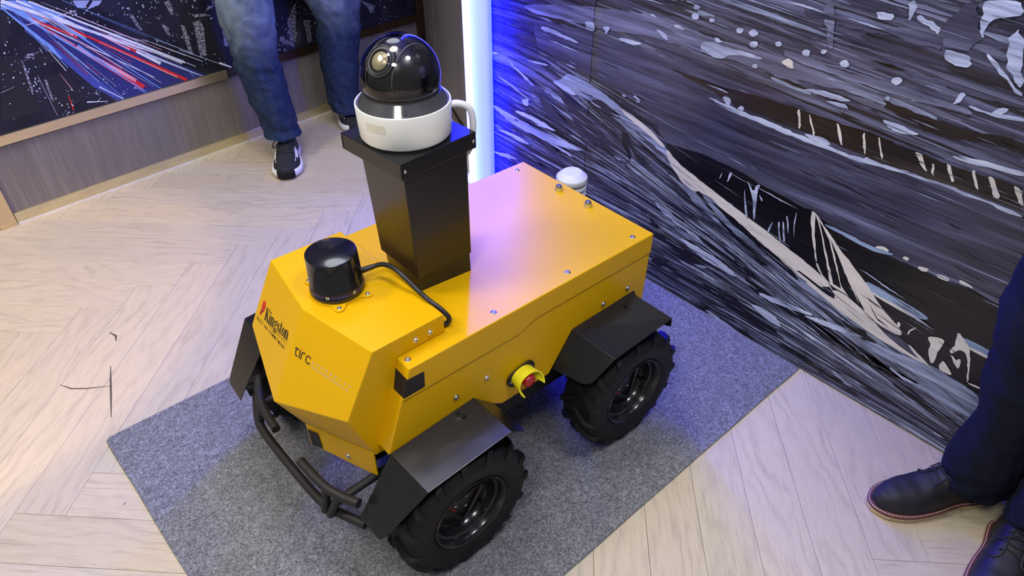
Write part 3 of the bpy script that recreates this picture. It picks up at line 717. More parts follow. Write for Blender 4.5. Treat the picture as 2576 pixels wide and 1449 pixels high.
# left wall: veneer panel, brass strips, lit city picture
def wbox(u0, u1, d0, d1, z0, z1):                  # box along the left wall; d = distance out of the wall face
    M = frame(WP, WD, -WN); M = Matrix(((WD.x, -WN.x, 0, WP.x), (WD.y, -WN.y, 0, WP.y), (0, 0, 1, 0), (0, 0, 0, 1)))
    return MB().box((u0, d0, z0), (u1, d1, z1), M=M)
wall_l = wbox(-1.4, 2.08, -0.14, -0.012, -0.02, 2.8).build('wall_left', 'recess_dark'); tag(wall_l, kind='structure')
for u0, u1 in ((-1.4, -0.062), (0.002, 2.03)):
    wbox(u0, u1, -0.012, 0.0, 0.045, 0.306 if u0 < 2 else 2.6).build('veneer_panel', 'wall_veneer', wall_l, bevel=0.001)
for u0, u1 in ((-0.060, 0.0), (2.03, 2.075)):
    wbox(u0, u1, -0.004, 0.018, 0.0, 2.6).build('post', 'bronze_dark' if u0 > 1 else 'brass', wall_l, bevel=0.0015)
BA, BB = WP+WD*2.085, Vector((1.70, 2.105, 0)); BD = (BB-BA).normalized(); BN = Vector((BD.y, -BD.x, 0)); BL_ = (BB-BA).length
if BN.dot(Vector((-1, -1, 0))) < 0: BN = -BN
def bbox_(u0, u1, d0, d1, z0, z1): return MB().box((u0, d0, z0), (u1, d1, z1), M=Matrix(((BD.x, BN.x, 0, BA.x), (BD.y, BN.y, 0, BA.y), (0, 0, 1, 0), (0, 0, 0, 1))))
wall_b = bbox_(0.0, BL_, -0.12, -0.012, -0.02, 2.8).build('wall_back', 'recess_dark'); tag(wall_b, kind='structure')
for u0, u1 in ((0.0, 0.236), (0.246, BL_)): bbox_(u0, u1, -0.012, 0.0, 0.05, 2.6).build('veneer_panel', 'wall_veneer', wall_b, bevel=0.001)
bbox_(0.238, 0.244, -0.012, -0.001, 0.05, 2.6).build('joint_strip', 'strip_blue', wall_b)
bbox_(0.0, BL_, -0.012, 0.010, 0.0, 0.048).build('skirting', 'bronze_dark', wall_b, bevel=0.001)
base = wbox(-1.4, -0.062, 0.0, 0.012, 0.0, 0.046).build('baseboard_left', 'brass_pale'); tag(base, kind='structure')
wbox(0.002, 2.03, 0.0, 0.012, 0.004, 0.046).build('skirting', 'brass_pale', base, bevel=0.0015)
wbox(0.002, 2.03, 0.0, 0.014, 0.0, 0.004).build('seal_strip', 'plinth_white', base)
pic = empty('city_picture', tuple(WP+WD*1.0+Vector((0, 0, 0.34))), WA)
tag(pic, 'night city picture with red and blue light trails in a brass frame', 'picture')
def pbox(u0, u1, d0, d1, z0, z1): return MB().box((u0-1.0, -d1, z0-0.34), (u1-1.0, -d0, z1-0.34))
pbox(0.004, 2.026, -0.012, 0.006, 0.345, 2.3).build('print_panel', 'city_print', pic)
CT = ['road', 'road2', 'sky', 'paleblue', 'bldg', 'facade', 'letter', 'red', 'redhot', 'pink', 'white', 'pale']
def build_city():
    m = MB()
    for i, (tone, pts) in enumerate(POSTER):
        m.raw([(p[0]/1000-1.0, -0.0063-i*0.00005, max(p[1]/1000, 0.346)-0.34) for p in pts], [tuple(range(len(pts)))], CT.index(tone))
    rnd = random.Random(3); y = -0.0063-len(POSTER)*0.00005
    for k in range(34):                            # thin light trails running out of the far end of the road
        e = rnd.random(); u1 = 0.36+0.56*e+rnd.uniform(-0.03, 0.03); z1 = 0.35+rnd.uniform(0, 0.06); q0 = rnd.uniform(0.0, 0.7); q1 = min(1, q0+rnd.uniform(0.15, 0.6))
        ua, za = 0.262+0.06*e, 0.80; A = Vector((ua+(u1-ua)*q0, za+(z1-za)*q0)); B = Vector((ua+(u1-ua)*q1, za+(z1-za)*q1)); n_ = (B-A).normalized(); n_ = Vector((-n_.y, n_.x))*rnd.uniform(0.0005, 0.0016)
        m.raw([((p.x-1.0), y-k*2e-6, p.y-0.34) for p in (A+n_*0.4, A-n_*0.4, B-n_, B+n_)], [(0, 1, 2, 3)], CT.index(rnd.choice(['white', 'sky', 'sky', 'paleblue', 'pale', 'red', 'pink'])))
    y -= 0.0002
    for k in range(1100):                          # lit windows
        u = rnd.uniform(0.15, 1.95); z = rnd.uniform(0.36, 0.80)
        tl = 0.345+(0.78-0.345)*(0.88-u)/0.62                     # the road's right border
        if 0.25 < u < 0.88 and abs(z-tl) < 0.13 and rnd.random() < 0.95: continue
        if mnoise.noise(Vector((u*6, z*9, 2))) < -0.02: continue
        w = rnd.uniform(0.001, 0.0042)*(1.3 if rnd.random() < 0.15 else 0.8); h = rnd.uniform(0.001, 0.0034)
        m.raw([(u-1-w, y-k*2e-6, z-h-0.34), (u-1+w, y-k*2e-6, z-h*0.6-0.34), (u-1+w, y-k*2e-6, z+h-0.34), (u-1-w*0.7, y-k*2e-6, z+h*0.8-0.34)], [(0, 1, 2, 3)], CT.index(rnd.choice(['pale', 'white', 'paleblue', 'pale'])))
    o = m.build('light_trails', ['city_'+t for t in CT], pic, recalc=False); tag(o, kind='stuff')
build_city()
pbox(0.002, 0.965, 0.0, 0.016, 0.309, 0.345).build('frame_strip', 'brass', pic, bevel=0.0015)
pbox(0.965, 1.15, 0.0, 0.012, 0.309, 0.345).build('frame_strip', 'recess_dark', pic, bevel=0.001)
pbox(1.15, 2.03, 0.0, 0.016, 0.309, 0.345).build('frame_strip', 'bronze_dark', pic, bevel=0.0015)
ceil = MB().box((-1.6, -1.3, 2.85), (4.2, 3.7, 2.9)).build('ceiling', 'ceiling_white'); tag(ceil, kind='structure')
# light column at the end of the mural
led = empty('light_column', (1.612, 2.018, 0))
tag(led, 'tall glowing blue and white light column at the end of the mural wall', 'light')
dif = MB(); prof = []
for k in range(49):
    a = PI*k/48; prof.append((-0.070*math.cos(a), -0.002-0.034*math.sin(a)))
poly = [(y, x) for y, x in prof]+[(0.070, 0.010), (-0.070, 0.010)]
dif.prism([(x, y) for y, x in poly], 2, 0.03, 2.7)
dif.build('diffuser', 'led_diffuser', led)
MB().box((0.0, 0.0705, 0.03), (0.12, 0.078, 2.7)).build('housing', 'housing_dark', led)
MB().box((-0.06, -0.03, 0.0), (0.10, 0.085, 0.03)).build('base_block', 'plinth_white', led, bevel=0.002)
# felt mat
def rounded_rect(x0, y0, x1, y1, r, n=5):
    out = []
    for cx, cy, a0 in ((x1-r, y1-r, 0), (x0+r, y1-r, PI/2), (x0+r, y0+r, PI), (x1-r, y0+r, 1.5*PI)):
        out += [(cx+r*math.cos(a0+PI/2*k/n), cy+r*math.sin(a0+PI/2*k/n)) for k in range(n+1)]
    return out
def build_mat():
    corners = [(-0.010, 1.655), (0.018, 0.556), (1.630, 0.556), (1.630, 1.640)]
    out = []
    for i in range(4):
        a, b = Vector(corners[i]), Vector(corners[(i+1) % 4]); p = Vector(corners[i-1])
        r = 0.018 if i == 0 else 0.004
        d0 = (p-a).normalized(); d1 = (b-a).normalized()
        for k in range(5): t = k/4; out.append((a+d0*r)*(1-t)**2+a*2*t*(1-t)+(a+d1*r)*t*t)
        n = 60
        for k in range(1, n): q = (a+d1*0.02).lerp(b-d1*0.02, k/n); out.append(q+Vector((-d1.y, d1.x))*mnoise.noise(Vector((q.x*6, q.y*6, 1)))*0.0022)
    c = Vector((sum(p.x for p in out)/len(out), sum(p.y for p in out)/len(out)))
    m = MB(); R = lambda s, z: [(c.x+(p.x-c.x)*s, c.y+(p.y-c.y)*s, z) for p in out]
    m.rings([R(1, 0.0005), R(1.0005, 0.003), R(0.998, 0.005)], True, True)
    o = m.build('felt_mat', 'felt', origin=(c.x, c.y, 0)); tag(o, 'flat grey felt mat lying under the yellow robot', 'mat')
build_mat()
# ------------------------------------------------------------------ the robot
BOT = empty('patrol_robot', (0.80, 1.074, 0.005), math.radians(-1.0))
tag(BOT, 'yellow four-wheeled robot with black fenders and a dome camera on a mast', 'robot')
ZO = -0.005                                        # the robot stands on the mat; heights below are from the floor
def bot_children(): pass
def P3(x, y, z): return (x, y, z+ZO)
def zz(poly): return [(a, b+ZO) for a, b in poly]
HW = 0.238
# lower body: one folded shell with wheel arches
body_prof = [(-0.338, 0.480), (-0.386, 0.348), (-0.381, 0.348), (-0.172, 0.362), (-0.116, 0.308), (-0.088, 0.289), (0.058, 0.289), (0.130, 0.389), (0.345, 0.394), (0.368, 0.352), (0.384, 0.350), (0.388, 0.500), (-0.320, 0.520)]
body = MB().prism(zz(body_prof), 1, -HW+0.0035, HW-0.0035).build('body', 'yellow_paint', BOT, bevel=0.002)
# lid with a skirt that steps down towards the front
def build_lid():
    m = MB(); t = 0.0
    side = [(-0.316, 0.550), (-0.338, 0.476), (-0.045, 0.476), (-0.035, 0.479), (0.005, 0.492), (0.015, 0.494), (0.3875, 0.494), (0.388, 0.550)]
    m.prism(zz(side), 1, -HW, HW)
    return m.build('lid', 'yellow_paint', BOT, bevel=0.0022)
lid = build_lid()
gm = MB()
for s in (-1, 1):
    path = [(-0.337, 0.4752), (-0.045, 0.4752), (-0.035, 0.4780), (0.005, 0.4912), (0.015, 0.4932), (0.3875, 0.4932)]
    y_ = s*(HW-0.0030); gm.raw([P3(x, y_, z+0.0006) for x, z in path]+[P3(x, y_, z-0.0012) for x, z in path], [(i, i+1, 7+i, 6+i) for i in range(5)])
tag(gm.build('seam_shade', 'black_matt', lid, recalc=False), kind='stuff')  # black strip added to draw the shadow gap under the lid edge
for x, y in ((-0.303, -0.213), (-0.089, -0.213), (0.124, -0.214), (0.338, -0.215), (0.342, 0.211), (0.124, 0.212), (-0.089, 0.213)):
    screw(lid, P3(x, y, 0.550), (0, 0, 1), 0.0058)
for x, y in ((0.354, 0.058), (0.355, -0.048)):
    m = MB(); M = Matrix.Translation(P3(x, y, 0.550))
    m.lathe([(0.0115, 0), (0.0115, 0.005)], 6, M); m.lathe([(0.0095, 0.005), (0.0098, 0.008), (0.0088, 0.013), (0.0070, 0.016), (0.0058, 0.016), (0.0050, 0.010)], 20, M)
    m.build('cable_gland', 'steel', lid)
# black light patch wrapped round the near front corner of the lid
def patch():
    e = 0.0006
    def fx(z): return -0.316-(0.550-z)*0.297-e
    m = MB(); z0, z1 = 0.484, 0.527
    a = [(-0.285, -HW-e, z1-0.002), (fx(z1), -HW-e, z1), (fx(z1), -HW+0.040, z1+0.001)]
    b = [(-0.287, -HW-e, z0+0.001), (fx(z0), -HW-e, z0), (fx(z0), -HW+0.036, z0-0.001)]
    m.raw([P3(*p) for p in a+b], [(0, 1, 4, 3), (1, 2, 5, 4)])
    o = m.build('corner_patch', 'patch_black', lid); so = o.modifiers.new('t', 'SOLIDIFY'); so.thickness = 0.0008; so.offset = 0
    tag(o, 'matt black patch')
patch()
for x, z in ((-0.131, 0.403), (-0.213, 0.399), (0.231, 0.414), (0.316, 0.419)):
    screw(body, P3(x, -HW+0.002, z), (0, -1, 0), 0.0056)
    screw(body, P3(x, HW-0.002, z), (0, 1, 0), 0.0056)
# dark chassis seen under the body
ch = MB(); ch.box(P3(-0.33, -0.20, 0.20), P3(0.34, 0.20, 0.345)); ch.box(P3(-0.40, -0.15, 0.24), P3(-0.32, 0.15, 0.31))
ch.build('chassis', 'black_matt', BOT, bevel=0.003)
for x in (-0.290, 0.258):
    MB().lathe([(0.020, -0.29), (0.020, 0.29)], 16, Matrix.Translation(P3(x, 0, 0.172)) @ Matrix.Rotation(PI/2, 4, 'X')).build('axle', 'black_matt', BOT)
# head shell: V-shaped faceted nose
H = {'RTn': (-0.202, -0.196, 0.597), 'RTf': (-0.208, 0.196, 0.597), 'FTn': (-0.366, -0.198, 0.597), 'FTf': (-0.380, 0.196, 0.597), 'RT': (-0.405, 0.0, 0.597),
     'RB': (-0.511, 0.0, 0.403), 'FLn': (-0.446, -0.198, 0.459), 'FLf': (-0.460, 0.196, 0.454), 'BLn': (-0.396, -0.197, 0.322), 'BLf': (-0.396, 0.197, 0.322), 'BC': (-0.460, 0.0, 0.294),
     'BRn': (-0.374, -0.197, 0.320), 'BRf': (-0.374, 0.197, 0.320), 'SMn': (-0.3165, -0.197, 0.5515), 'SMf': (-0.3165, 0.197, 0.5515), 'RLn': (-0.202, -0.196, 0.5515), 'RLf': (-0.208, 0.196, 0.5515)}
def on_plane(k, a, b, c):
    A, B, Cc = Vector(H[a]), Vector(H[b]), Vector(H[c]); n = (B-A).cross(Cc-A); p = Vector(H[k]); H[k] = (p.x-(p-A).dot(n)/n.x, p.y, p.z)
on_plane('FLn', 'RT', 'FTn', 'RB'); on_plane('FLf', 'RT', 'FTf', 'RB')
hk = list(H); hi = {k: i for i, k in enumerate(hk)}
hf = [('RTn', 'FTn', 'RT', 'FTf', 'RTf'), ('RT', 'FTn', 'FLn', 'RB'), ('RT', 'RB', 'FLf', 'FTf'), ('RB', 'FLn', 'BLn', 'BC'), ('RB', 'BC', 'BLf', 'FLf'),
      ('RTn', 'RLn', 'SMn', 'BRn', 'BLn', 'FLn', 'FTn'), ('RTf', 'FTf', 'FLf', 'BLf', 'BRf', 'SMf', 'RLf'), ('RTn', 'RTf', 'RLf', 'RLn'), ('RLn', 'RLf', 'SMf', 'SMn'), ('SMn', 'SMf', 'BRf', 'BRn'), ('BC', 'BLn', 'BRn', 'BRf', 'BLf')]
m = MB().raw([P3(*H[k]) for k in hk], [tuple(hi[k] for k in f) for f in hf])
head = m.build('head_shell', 'yellow_paint', BOT, bevel=0.0016)
for x, z in ((-0.271, 0.570), (-0.237, 0.570)): screw(head, P3(x, -0.1968, z), (0, -1, 0), 0.0062)
HV = {k: Vector(P3(*v)) for k, v in H.items()}
# nose camera in the lower facet
def nose_cam():
    O = HV['RB']; n = (HV['FLn']-O).cross(HV['BC']-O).normalized()
    if n.x > 0 and n.z > 0: n = -n
    if n.z > 0: n = -n
    c = Vector(P3(-0.452, -0.131, 0.396)); c -= n*((c-O).dot(n))
    M = axis_frame(c, n)
    m = MB(); m.lathe([(0.0145, 0.0005), (0.0150, 0.0016), (0.0130, 0.0022), (0.0122, 0.0004)], 24, M, cap0=False, cap1=False); ring = m.build('camera_port', 'black_matt', head)
    m = MB(); m.lathe([(0.0122, 0.0006), (0.0085, 0.0008)], 24, M, False, False, 0); m.lathe([(0.0085, 0.0004), (0.0085, 0.0030), (0.0065, 0.0036), (0.0060, 0.0018), (0.001, 0.0022)], 24, M, False, True, 1)
    m.build('camera_lens', ['patch_black', 'steel'], head)
nose_cam()
# lettering on the nose facets
def facet(O, A, D):
    """origin, x axis along O->A, y axis away from D (so text stands upright)"""
    O, A, D = HV[O], HV[A], HV[D]; r = (A-O).normalized(); n = r.cross(D-O).normalized(); dn = n.cross(r)
    Z = r.cross(-dn)
    return O, r, dn, Z
def place(name, FA, items, mat, parent=None):
    """items: (verts, faces, x, down, scale x, scale y, angle)"""
    O, r, dn, Z = FA; m = MB()
    for vs, fs, x, d, sx, sy, ang in items:
        ca, sa = math.cos(ang), math.sin(ang); out = []
        for v in vs:
            a, b = v[0]*sx, v[1]*sy; a, b = a*ca-b*sa, a*sa+b*ca
            out.append(O+r*(x+a)+dn*(d-b)+Z*0.0005)
        m.raw(out, fs)
    return m.build(name, mat, parent or head, recalc=False)
def ribbon(pts, w):
    pts = [Vector((p[0], p[1])) for p in pts]; L, R_ = [], []
    for i, p in enumerate(pts):
        t = (pts[min(i+1, len(pts)-1)]-pts[max(i-1, 0)]).normalized(); n = Vector((-t.y, t.x)); ww = (w[i] if isinstance(w, (list, tuple)) else w)/2
        L.append((p+n*ww)[:]+(0,)); R_.append((p-n*ww)[:]+(0,))
    k = len(pts); return L+R_, [(i, i+1, k+i+1, k+i) for i in range(k-1)]
def arc(cx, cy, rx, ry, a0, a1, n=12): return [(cx+rx*math.cos(math.radians(a0+(a1-a0)*k/n)), cy+ry*math.sin(math.radians(a0+(a1-a0)*k/n))) for k in range(n+1)]
def merge(parts, dx=0):
    vs, fs = [], []
    for v, f in parts:
        o = len(vs); vs += [(p[0]+dx, p[1], 0) for p in v]; fs += [tuple(i+o for i in q) for q in f]
    return vs, fs
def serif_word():
    """bold condensed roman lettering; unit = x-height 1, cap height 1.5"""
    S, T = 0.26, 0.09; out = []
    def stem(x, y0, y1): return ribbon([(x, y0), (x, y1)], S)
    def foot(x, y, w=0.44): return ribbon([(x-w/2, y), (x+w/2, y)], T)
    x = 0.0
    out.append(merge([stem(0.18, 0, 1.5), foot(0.18, 0.045), foot(0.18, 1.455), ribbon([(0.28, 0.62), (0.78, 1.46)], T), foot(0.74, 1.455, 0.3), ribbon([(0.40, 0.86), (0.82, 0.02)], 0.27), foot(0.80, 0.045, 0.4)], x)); x += 0.98
    out.append(merge([stem(0.18, 0, 1.0), foot(0.18, 0.045), foot(0.10, 0.955, 0.24), ribbon([(0.06, 1.30), (0.30, 1.30)], 0.22)], x)); x += 0.44
    def n_(x): return merge([stem(0.16, 0, 1.0), foot(0.16, 0.045, 0.38), foot(0.08, 0.955, 0.22), ribbon(arc(0.36, 0.74, 0.24, 0.22, 170, 0)+[(0.60, 0.0)], [0.08]*4+[0.13]*4+[0.2]*3+[S]*2+[S]), foot(0.60, 0.045, 0.36)], x)
    out.append(n_(x)); x += 0.86
    out.append(merge([ribbon(arc(0.30, 0.66, 0.21, 0.28, 0, 360, 20), [0.2-0.1*abs(math.sin(math.radians(18*k))) for k in range(21)]), ribbon([(0.42, 0.92), (0.64, 1.02)], 0.11), ribbon([(0.20, 0.38), (0.12, 0.22), (0.24, 0.10), (0.50, 0.04), (0.58, -0.14), (0.44, -0.34), (0.22, -0.36), (0.08, -0.22), (0.14, -0.06), (0.24, 0.08)], [0.06, 0.1, 0.16, 0.2, 0.16, 0.1, 0.09, 0.14, 0.1, 0.07])], x)); x += 0.70
    out.append(merge([ribbon([(0.50, 0.72), (0.44, 0.90), (0.28, 0.96), (0.13, 0.86), (0.14, 0.68), (0.32, 0.50), (0.49, 0.34), (0.48, 0.12), (0.30, 0.03), (0.12, 0.10), (0.08, 0.30)], [0.14, 0.08, 0.07, 0.16, 0.22, 0.26, 0.22, 0.16, 0.07, 0.08, 0.14])], x)); x += 0.62
    out.append(merge([ribbon([(0.20, 1.36), (0.20, 0.22), (0.28, 0.06), (0.46, 0.06)], [0.12, S, 0.2, 0.1]), ribbon([(0.02, 0.95), (0.44, 0.95)], T)], x)); x += 0.50
    out.append(merge([ribbon(arc(0.32, 0.5, 0.22, 0.45, 0, 360, 22), [0.26-0.17*abs(math.sin(math.radians(360/22*k))) for k in range(23)])], x)); x += 0.70
    out.append(n_(x)); x += 0.86
    return merge(out), x
LF = facet('FTf', 'RT', 'RB'); RF = facet('RT', 'FTn', 'RB')
kw, kl = serif_word(); ks = 0.128/kl
place('lettering', LF, [(kw[0], kw[1], 0.058, 0.1165, ks, 0.0190, math.radians(13))], 'print_black')
def textfit(txt, width, height, spacing=1.0, offset=0.0):
    vs, fs = text_mesh(txt, 1.0, offset, spacing); xs = [v.x for v in vs]; ys = [v.y for v in vs]
    sx = width/(max(xs)-min(xs)); sy = height/(max(ys)-min(ys)) if height else sx
    return [((v.x-min(xs)), (v.y-min(ys)), 0) for v in vs], fs, sx, sy
v_, f_, sx, sy = textfit('TECHNOLOGY', 0.104, 0.0058, 1.9)
place('lettering', LF, [(v_, f_, 0.082, 0.1165, sx, sy, math.radians(11))], 'print_brown')
v_, f_, sx, sy = textfit('BUILT ON COMMITMENT', 0.160, 0.0080, 1.5, 0.012)
place('lettering', LF, [(v_, f_, 0.024, 0.1375, sx, sy, math.radians(9.5))], 'print_black')
# red head emblem left of the word
emb = [(0.2, 0.0), (0.42, 0.18), (0.40, 0.34), (0.62, 0.30), (0.70, 0.42), (0.66, 0.52), (0.78, 0.56), (0.72, 0.66), (0.76, 0.84), (0.60, 0.98), (0.34, 1.0), (0.14, 0.86), (0.10, 0.60), (0.16, 0.40), (0.04, 0.20), (0.0, 0.02)]
ef = [tuple(range(len(emb)))]
place('emblem', LF, [([(p[0], p[1], 0) for p in emb], ef, 0.029, 0.121, 0.028, 0.036, math.radians(10))], 'print_red')
sh1 = ribbon([(0.30, 0.12), (0.44, 0.40), (0.60, 0.40)], 0.10); sh2 = ribbon([(0.46, 0.66), (0.70, 0.68)], 0.07); sh3 = ribbon([(0.10, 0.08), (0.22, 0.38)], 0.06)
O_, r_, d_, Z_ = LF
place('emblem_shade', (O_+Z_*0.0002, r_, d_, Z_), [(a, b, 0.029, 0.121, 0.028, 0.036, math.radians(10)) for a, b in (sh1, sh2, sh3)], 'print_darkred')
# "tirc" mark
tw = 0.17
tirc = merge([ribbon([(0.0, 0.92), (0.62, 0.92)], tw), ribbon([(0.20, 0.92), (0.20, 0.30), (0.30, 0.12), (0.46, 0.08), (0.58, 0.08)], tw), ribbon([(0.86, 0.0), (0.86, 1.0)], tw), ribbon([(1.16, 0.0), (1.16, 0.70), (1.26, 0.88), (1.42, 0.92), (1.66, 0.92)], tw),
              ribbon([(2.62, 0.74), (2.50, 0.90), (2.30, 0.92), (2.04, 0.86), (1.94, 0.66), (1.94, 0.34), (2.04, 0.14), (2.30, 0.08), (2.50, 0.10), (2.62, 0.26)], tw)])
place('lettering', RF, [(tirc[0], tirc[1], 0.005, 0.099, 0.0187, 0.0178, 0)], 'print_brown')
dots = merge([ribbon([(0.16, 1.14), (0.34, 1.14)], 0.14), ribbon([(0.76, 1.16), (0.96, 1.16)], 0.14), ribbon([(1.12, 1.14), (1.4, 1.14)], 0.14), ribbon([(2.3, 1.12), (2.5, 1.12)], 0.12)])
place('lettering', RF, [(dots[0], dots[1], 0.005, 0.099, 0.0187, 0.0178, 0)], 'print_orange')
its = []
for k, ch_ in enumerate('台灣智能機器人科技'):
    v_, f_, sx, sy = textfit(ch_, 0.0062, 0.0064)
    its.append((v_, f_, 0.060+k*0.0134, 0.0915, sx, sy, 0))
place('lettering', RF, its, 'print_grey')
v_, f_, sx, sy = textfit('Taiwan Intelligent Robotics Co., Inc.', 0.112, 0.0062)
place('lettering', RF, [(v_, f_, 0.060, 0.1015, sx, sy, 0)], 'print_grey')
# lower front plate, folded along the same V
pl = MB()
a, b, c = H['BLn'], H['BC'], H['BLf']
top = [(-0.398, -0.192, 0.322), (-0.458, -0.002, 0.294), (-0.458, 0.002, 0.294), (-0.398, 0.192, 0.322)]
def drop(p, dz, dx=0.0): return (p[0]+dx, p[1], p[2]-dz)
pv = top+[drop(top[0], 0.070), (-0.404, -0.172, 0.246), drop(top[1], 0.068), drop(top[2], 0.068), (-0.404, 0.172, 0.246), drop(top[3], 0.070)]
pl.raw([P3(*p) for p in pv], [(0, 1, 6, 5, 4), (1, 2, 7, 6), (2, 3, 9, 8, 7)])
plate = pl.build('front_plate', 'yellow_paint', BOT); so = plate.modifiers.new('t', 'SOLIDIFY'); so.thickness = 0.003; so.offset = 0
pn = Vector((-0.19, -0.06, 0)).normalized(); nn = Vector((-0.953, -0.302, 0))
screw(plate, P3(-0.4245, -0.114, 0.262), nn, 0.0055)
def strip():
    m = MB(); q = Vector((0.302, -0.953, 0)); o = Vector((-0.4595, -0.002, 0))+nn*0.0022
    A, B = o+q*0.002, o+q*0.034
    pts = [(A, 0.290-0.008), (B, 0.290-0.004), (B+q*0.004, 0.236), (A+q*0.002, 0.230)]
    m.raw([P3(p.x, p.y, z) for p, z in pts], [(0, 1, 2, 3)]); o_ = m.build('light_patch', 'patch_black', plate); tag(o_, 'matt black patch')
strip()
# bull bar
bar = MB(); r = 0.0102
zl, zu = 0.200, 0.262
bar.tube([P3(-0.470, -0.248, zl+0.004), P3(-0.488, -0.205, zl+0.001), P3(-0.506, -0.160, zl), P3(-0.514, -0.11, zl), P3(-0.520, 0.0, zl), P3(-0.522, 0.11, zl), P3(-0.518, 0.160, zl), P3(-0.503, 0.205, zl+0.001), P3(-0.484, 0.248, zl+0.004)], r, 16, 6)
bar.build('bull_bar', 'black_matt', BOT); BAR = [o for o in BOT.children if o.name.startswith('bull_bar')][0]
for s in (-1, 1):
    m = MB(); m.tube([P3(-0.470, s*0.236, zu+0.003), P3(-0.486, s*0.200, zu), P3(-0.500, s*0.160, zu), P3(-0.506, s*0.12, zu), P3(-0.510, s*0.058, zu)], r, 16, 6); m.build('upper_tube', 'black_matt', BAR)
    m = MB(); m.tube([P3(-0.505, s*0.180, 0.232), P3(-0.44, s*0.180, 0.236), P3(-0.34, s*0.180, 0.24)], r*0.95, 14, 2); m.build('support_tube', 'black_matt', BAR)
    m = MB(); m.tube([P3(-0.500, s*0.152, zu), P3(-0.508, s*0.158, 0.232), P3(-0.516, s*0.160, zl)], r*0.95, 14, 3); m.tube([P3(-0.490, s*0.192, zu), P3(-0.502, s*0.184, 0.232), P3(-0.513, s*0.176, zl)], r*0.9, 14, 3); tag(m.build('upright', 'black_matt', BAR), kind='stuff')
# fenders
def fender(pts, face, side):
    pts = [Vector((p[0]-(0.052 if side > 0 and p[0] < 0 else 0), p[1]+(0.010 if side > 0 and p[1] > 0.24 else 0), p[2])) for p in pts]
    for i, (a, b, c) in ((5, (0, 3, 4)), (6, (0, 3, 4)), (7, (0, 3, 4)), (9, (1, 2, 8)), (10, (1, 2, 8)), (11, (1, 2, 8))):
        n = (pts[b]-pts[a]).cross(pts[c]-pts[a])
        if abs(n.x) > 0.2*n.length: pts[i].x -= (pts[i]-pts[a]).dot(n)/n.x
    m = MB(); m.raw([P3(x, side*y, z) for x, y, z in pts], [(0, 1, 2, 3), (0, 3, 7, 6, 5, 4), (1, 8, 9, 10, 11, 2)])
    o = m.build('fender', 'fender_black', BOT); so = o.modifiers.new('t', 'SOLIDIFY'); so.thickness = 0.0022; so.offset = 0
    be = o.modifiers.new('edge', 'BEVEL'); be.width = 0.0009; be.segments = 2; be.limit_method = 'ANGLE'; be.angle_limit = math.radians(28)
    screw(o, P3(face[0], side*face[1], face[2]), (0, 0, 1), 0.004, mat='black_paint')
for s in (-1, 1):
    fender([(-0.381, 0.2365, 0.352), (-0.170, 0.2365, 0.367), (-0.164, 0.357, 0.360), (-0.375, 0.357, 0.343),
            (-0.474, 0.2365, 0.221), (-0.476, 0.296, 0.217), (-0.473, 0.308, 0.219), (-0.466, 0.316, 0.230),
            (-0.118, 0.2365, 0.314), (-0.106, 0.322, 0.301), (-0.107, 0.332, 0.303), (-0.112, 0.344, 0.312)], (-0.215, 0.262, 0.366), s)
    fender([(0.128, 0.2365, 0.392), (0.330, 0.2365, 0.398), (0.352, 0.354, 0.376), (0.152, 0.354, 0.365),
            (0.066, 0.2365, 0.302), (0.066, 0.312, 0.296), (0.069, 0.324, 0.298), (0.076, 0.334, 0.306),
            (0.334, 0.2365, 0.350), (0.354, 0.335, 0.345), (0.355, 0.345, 0.346), (0.355, 0.354, 0.350)], (0.285, 0.262, 0.3955), s)
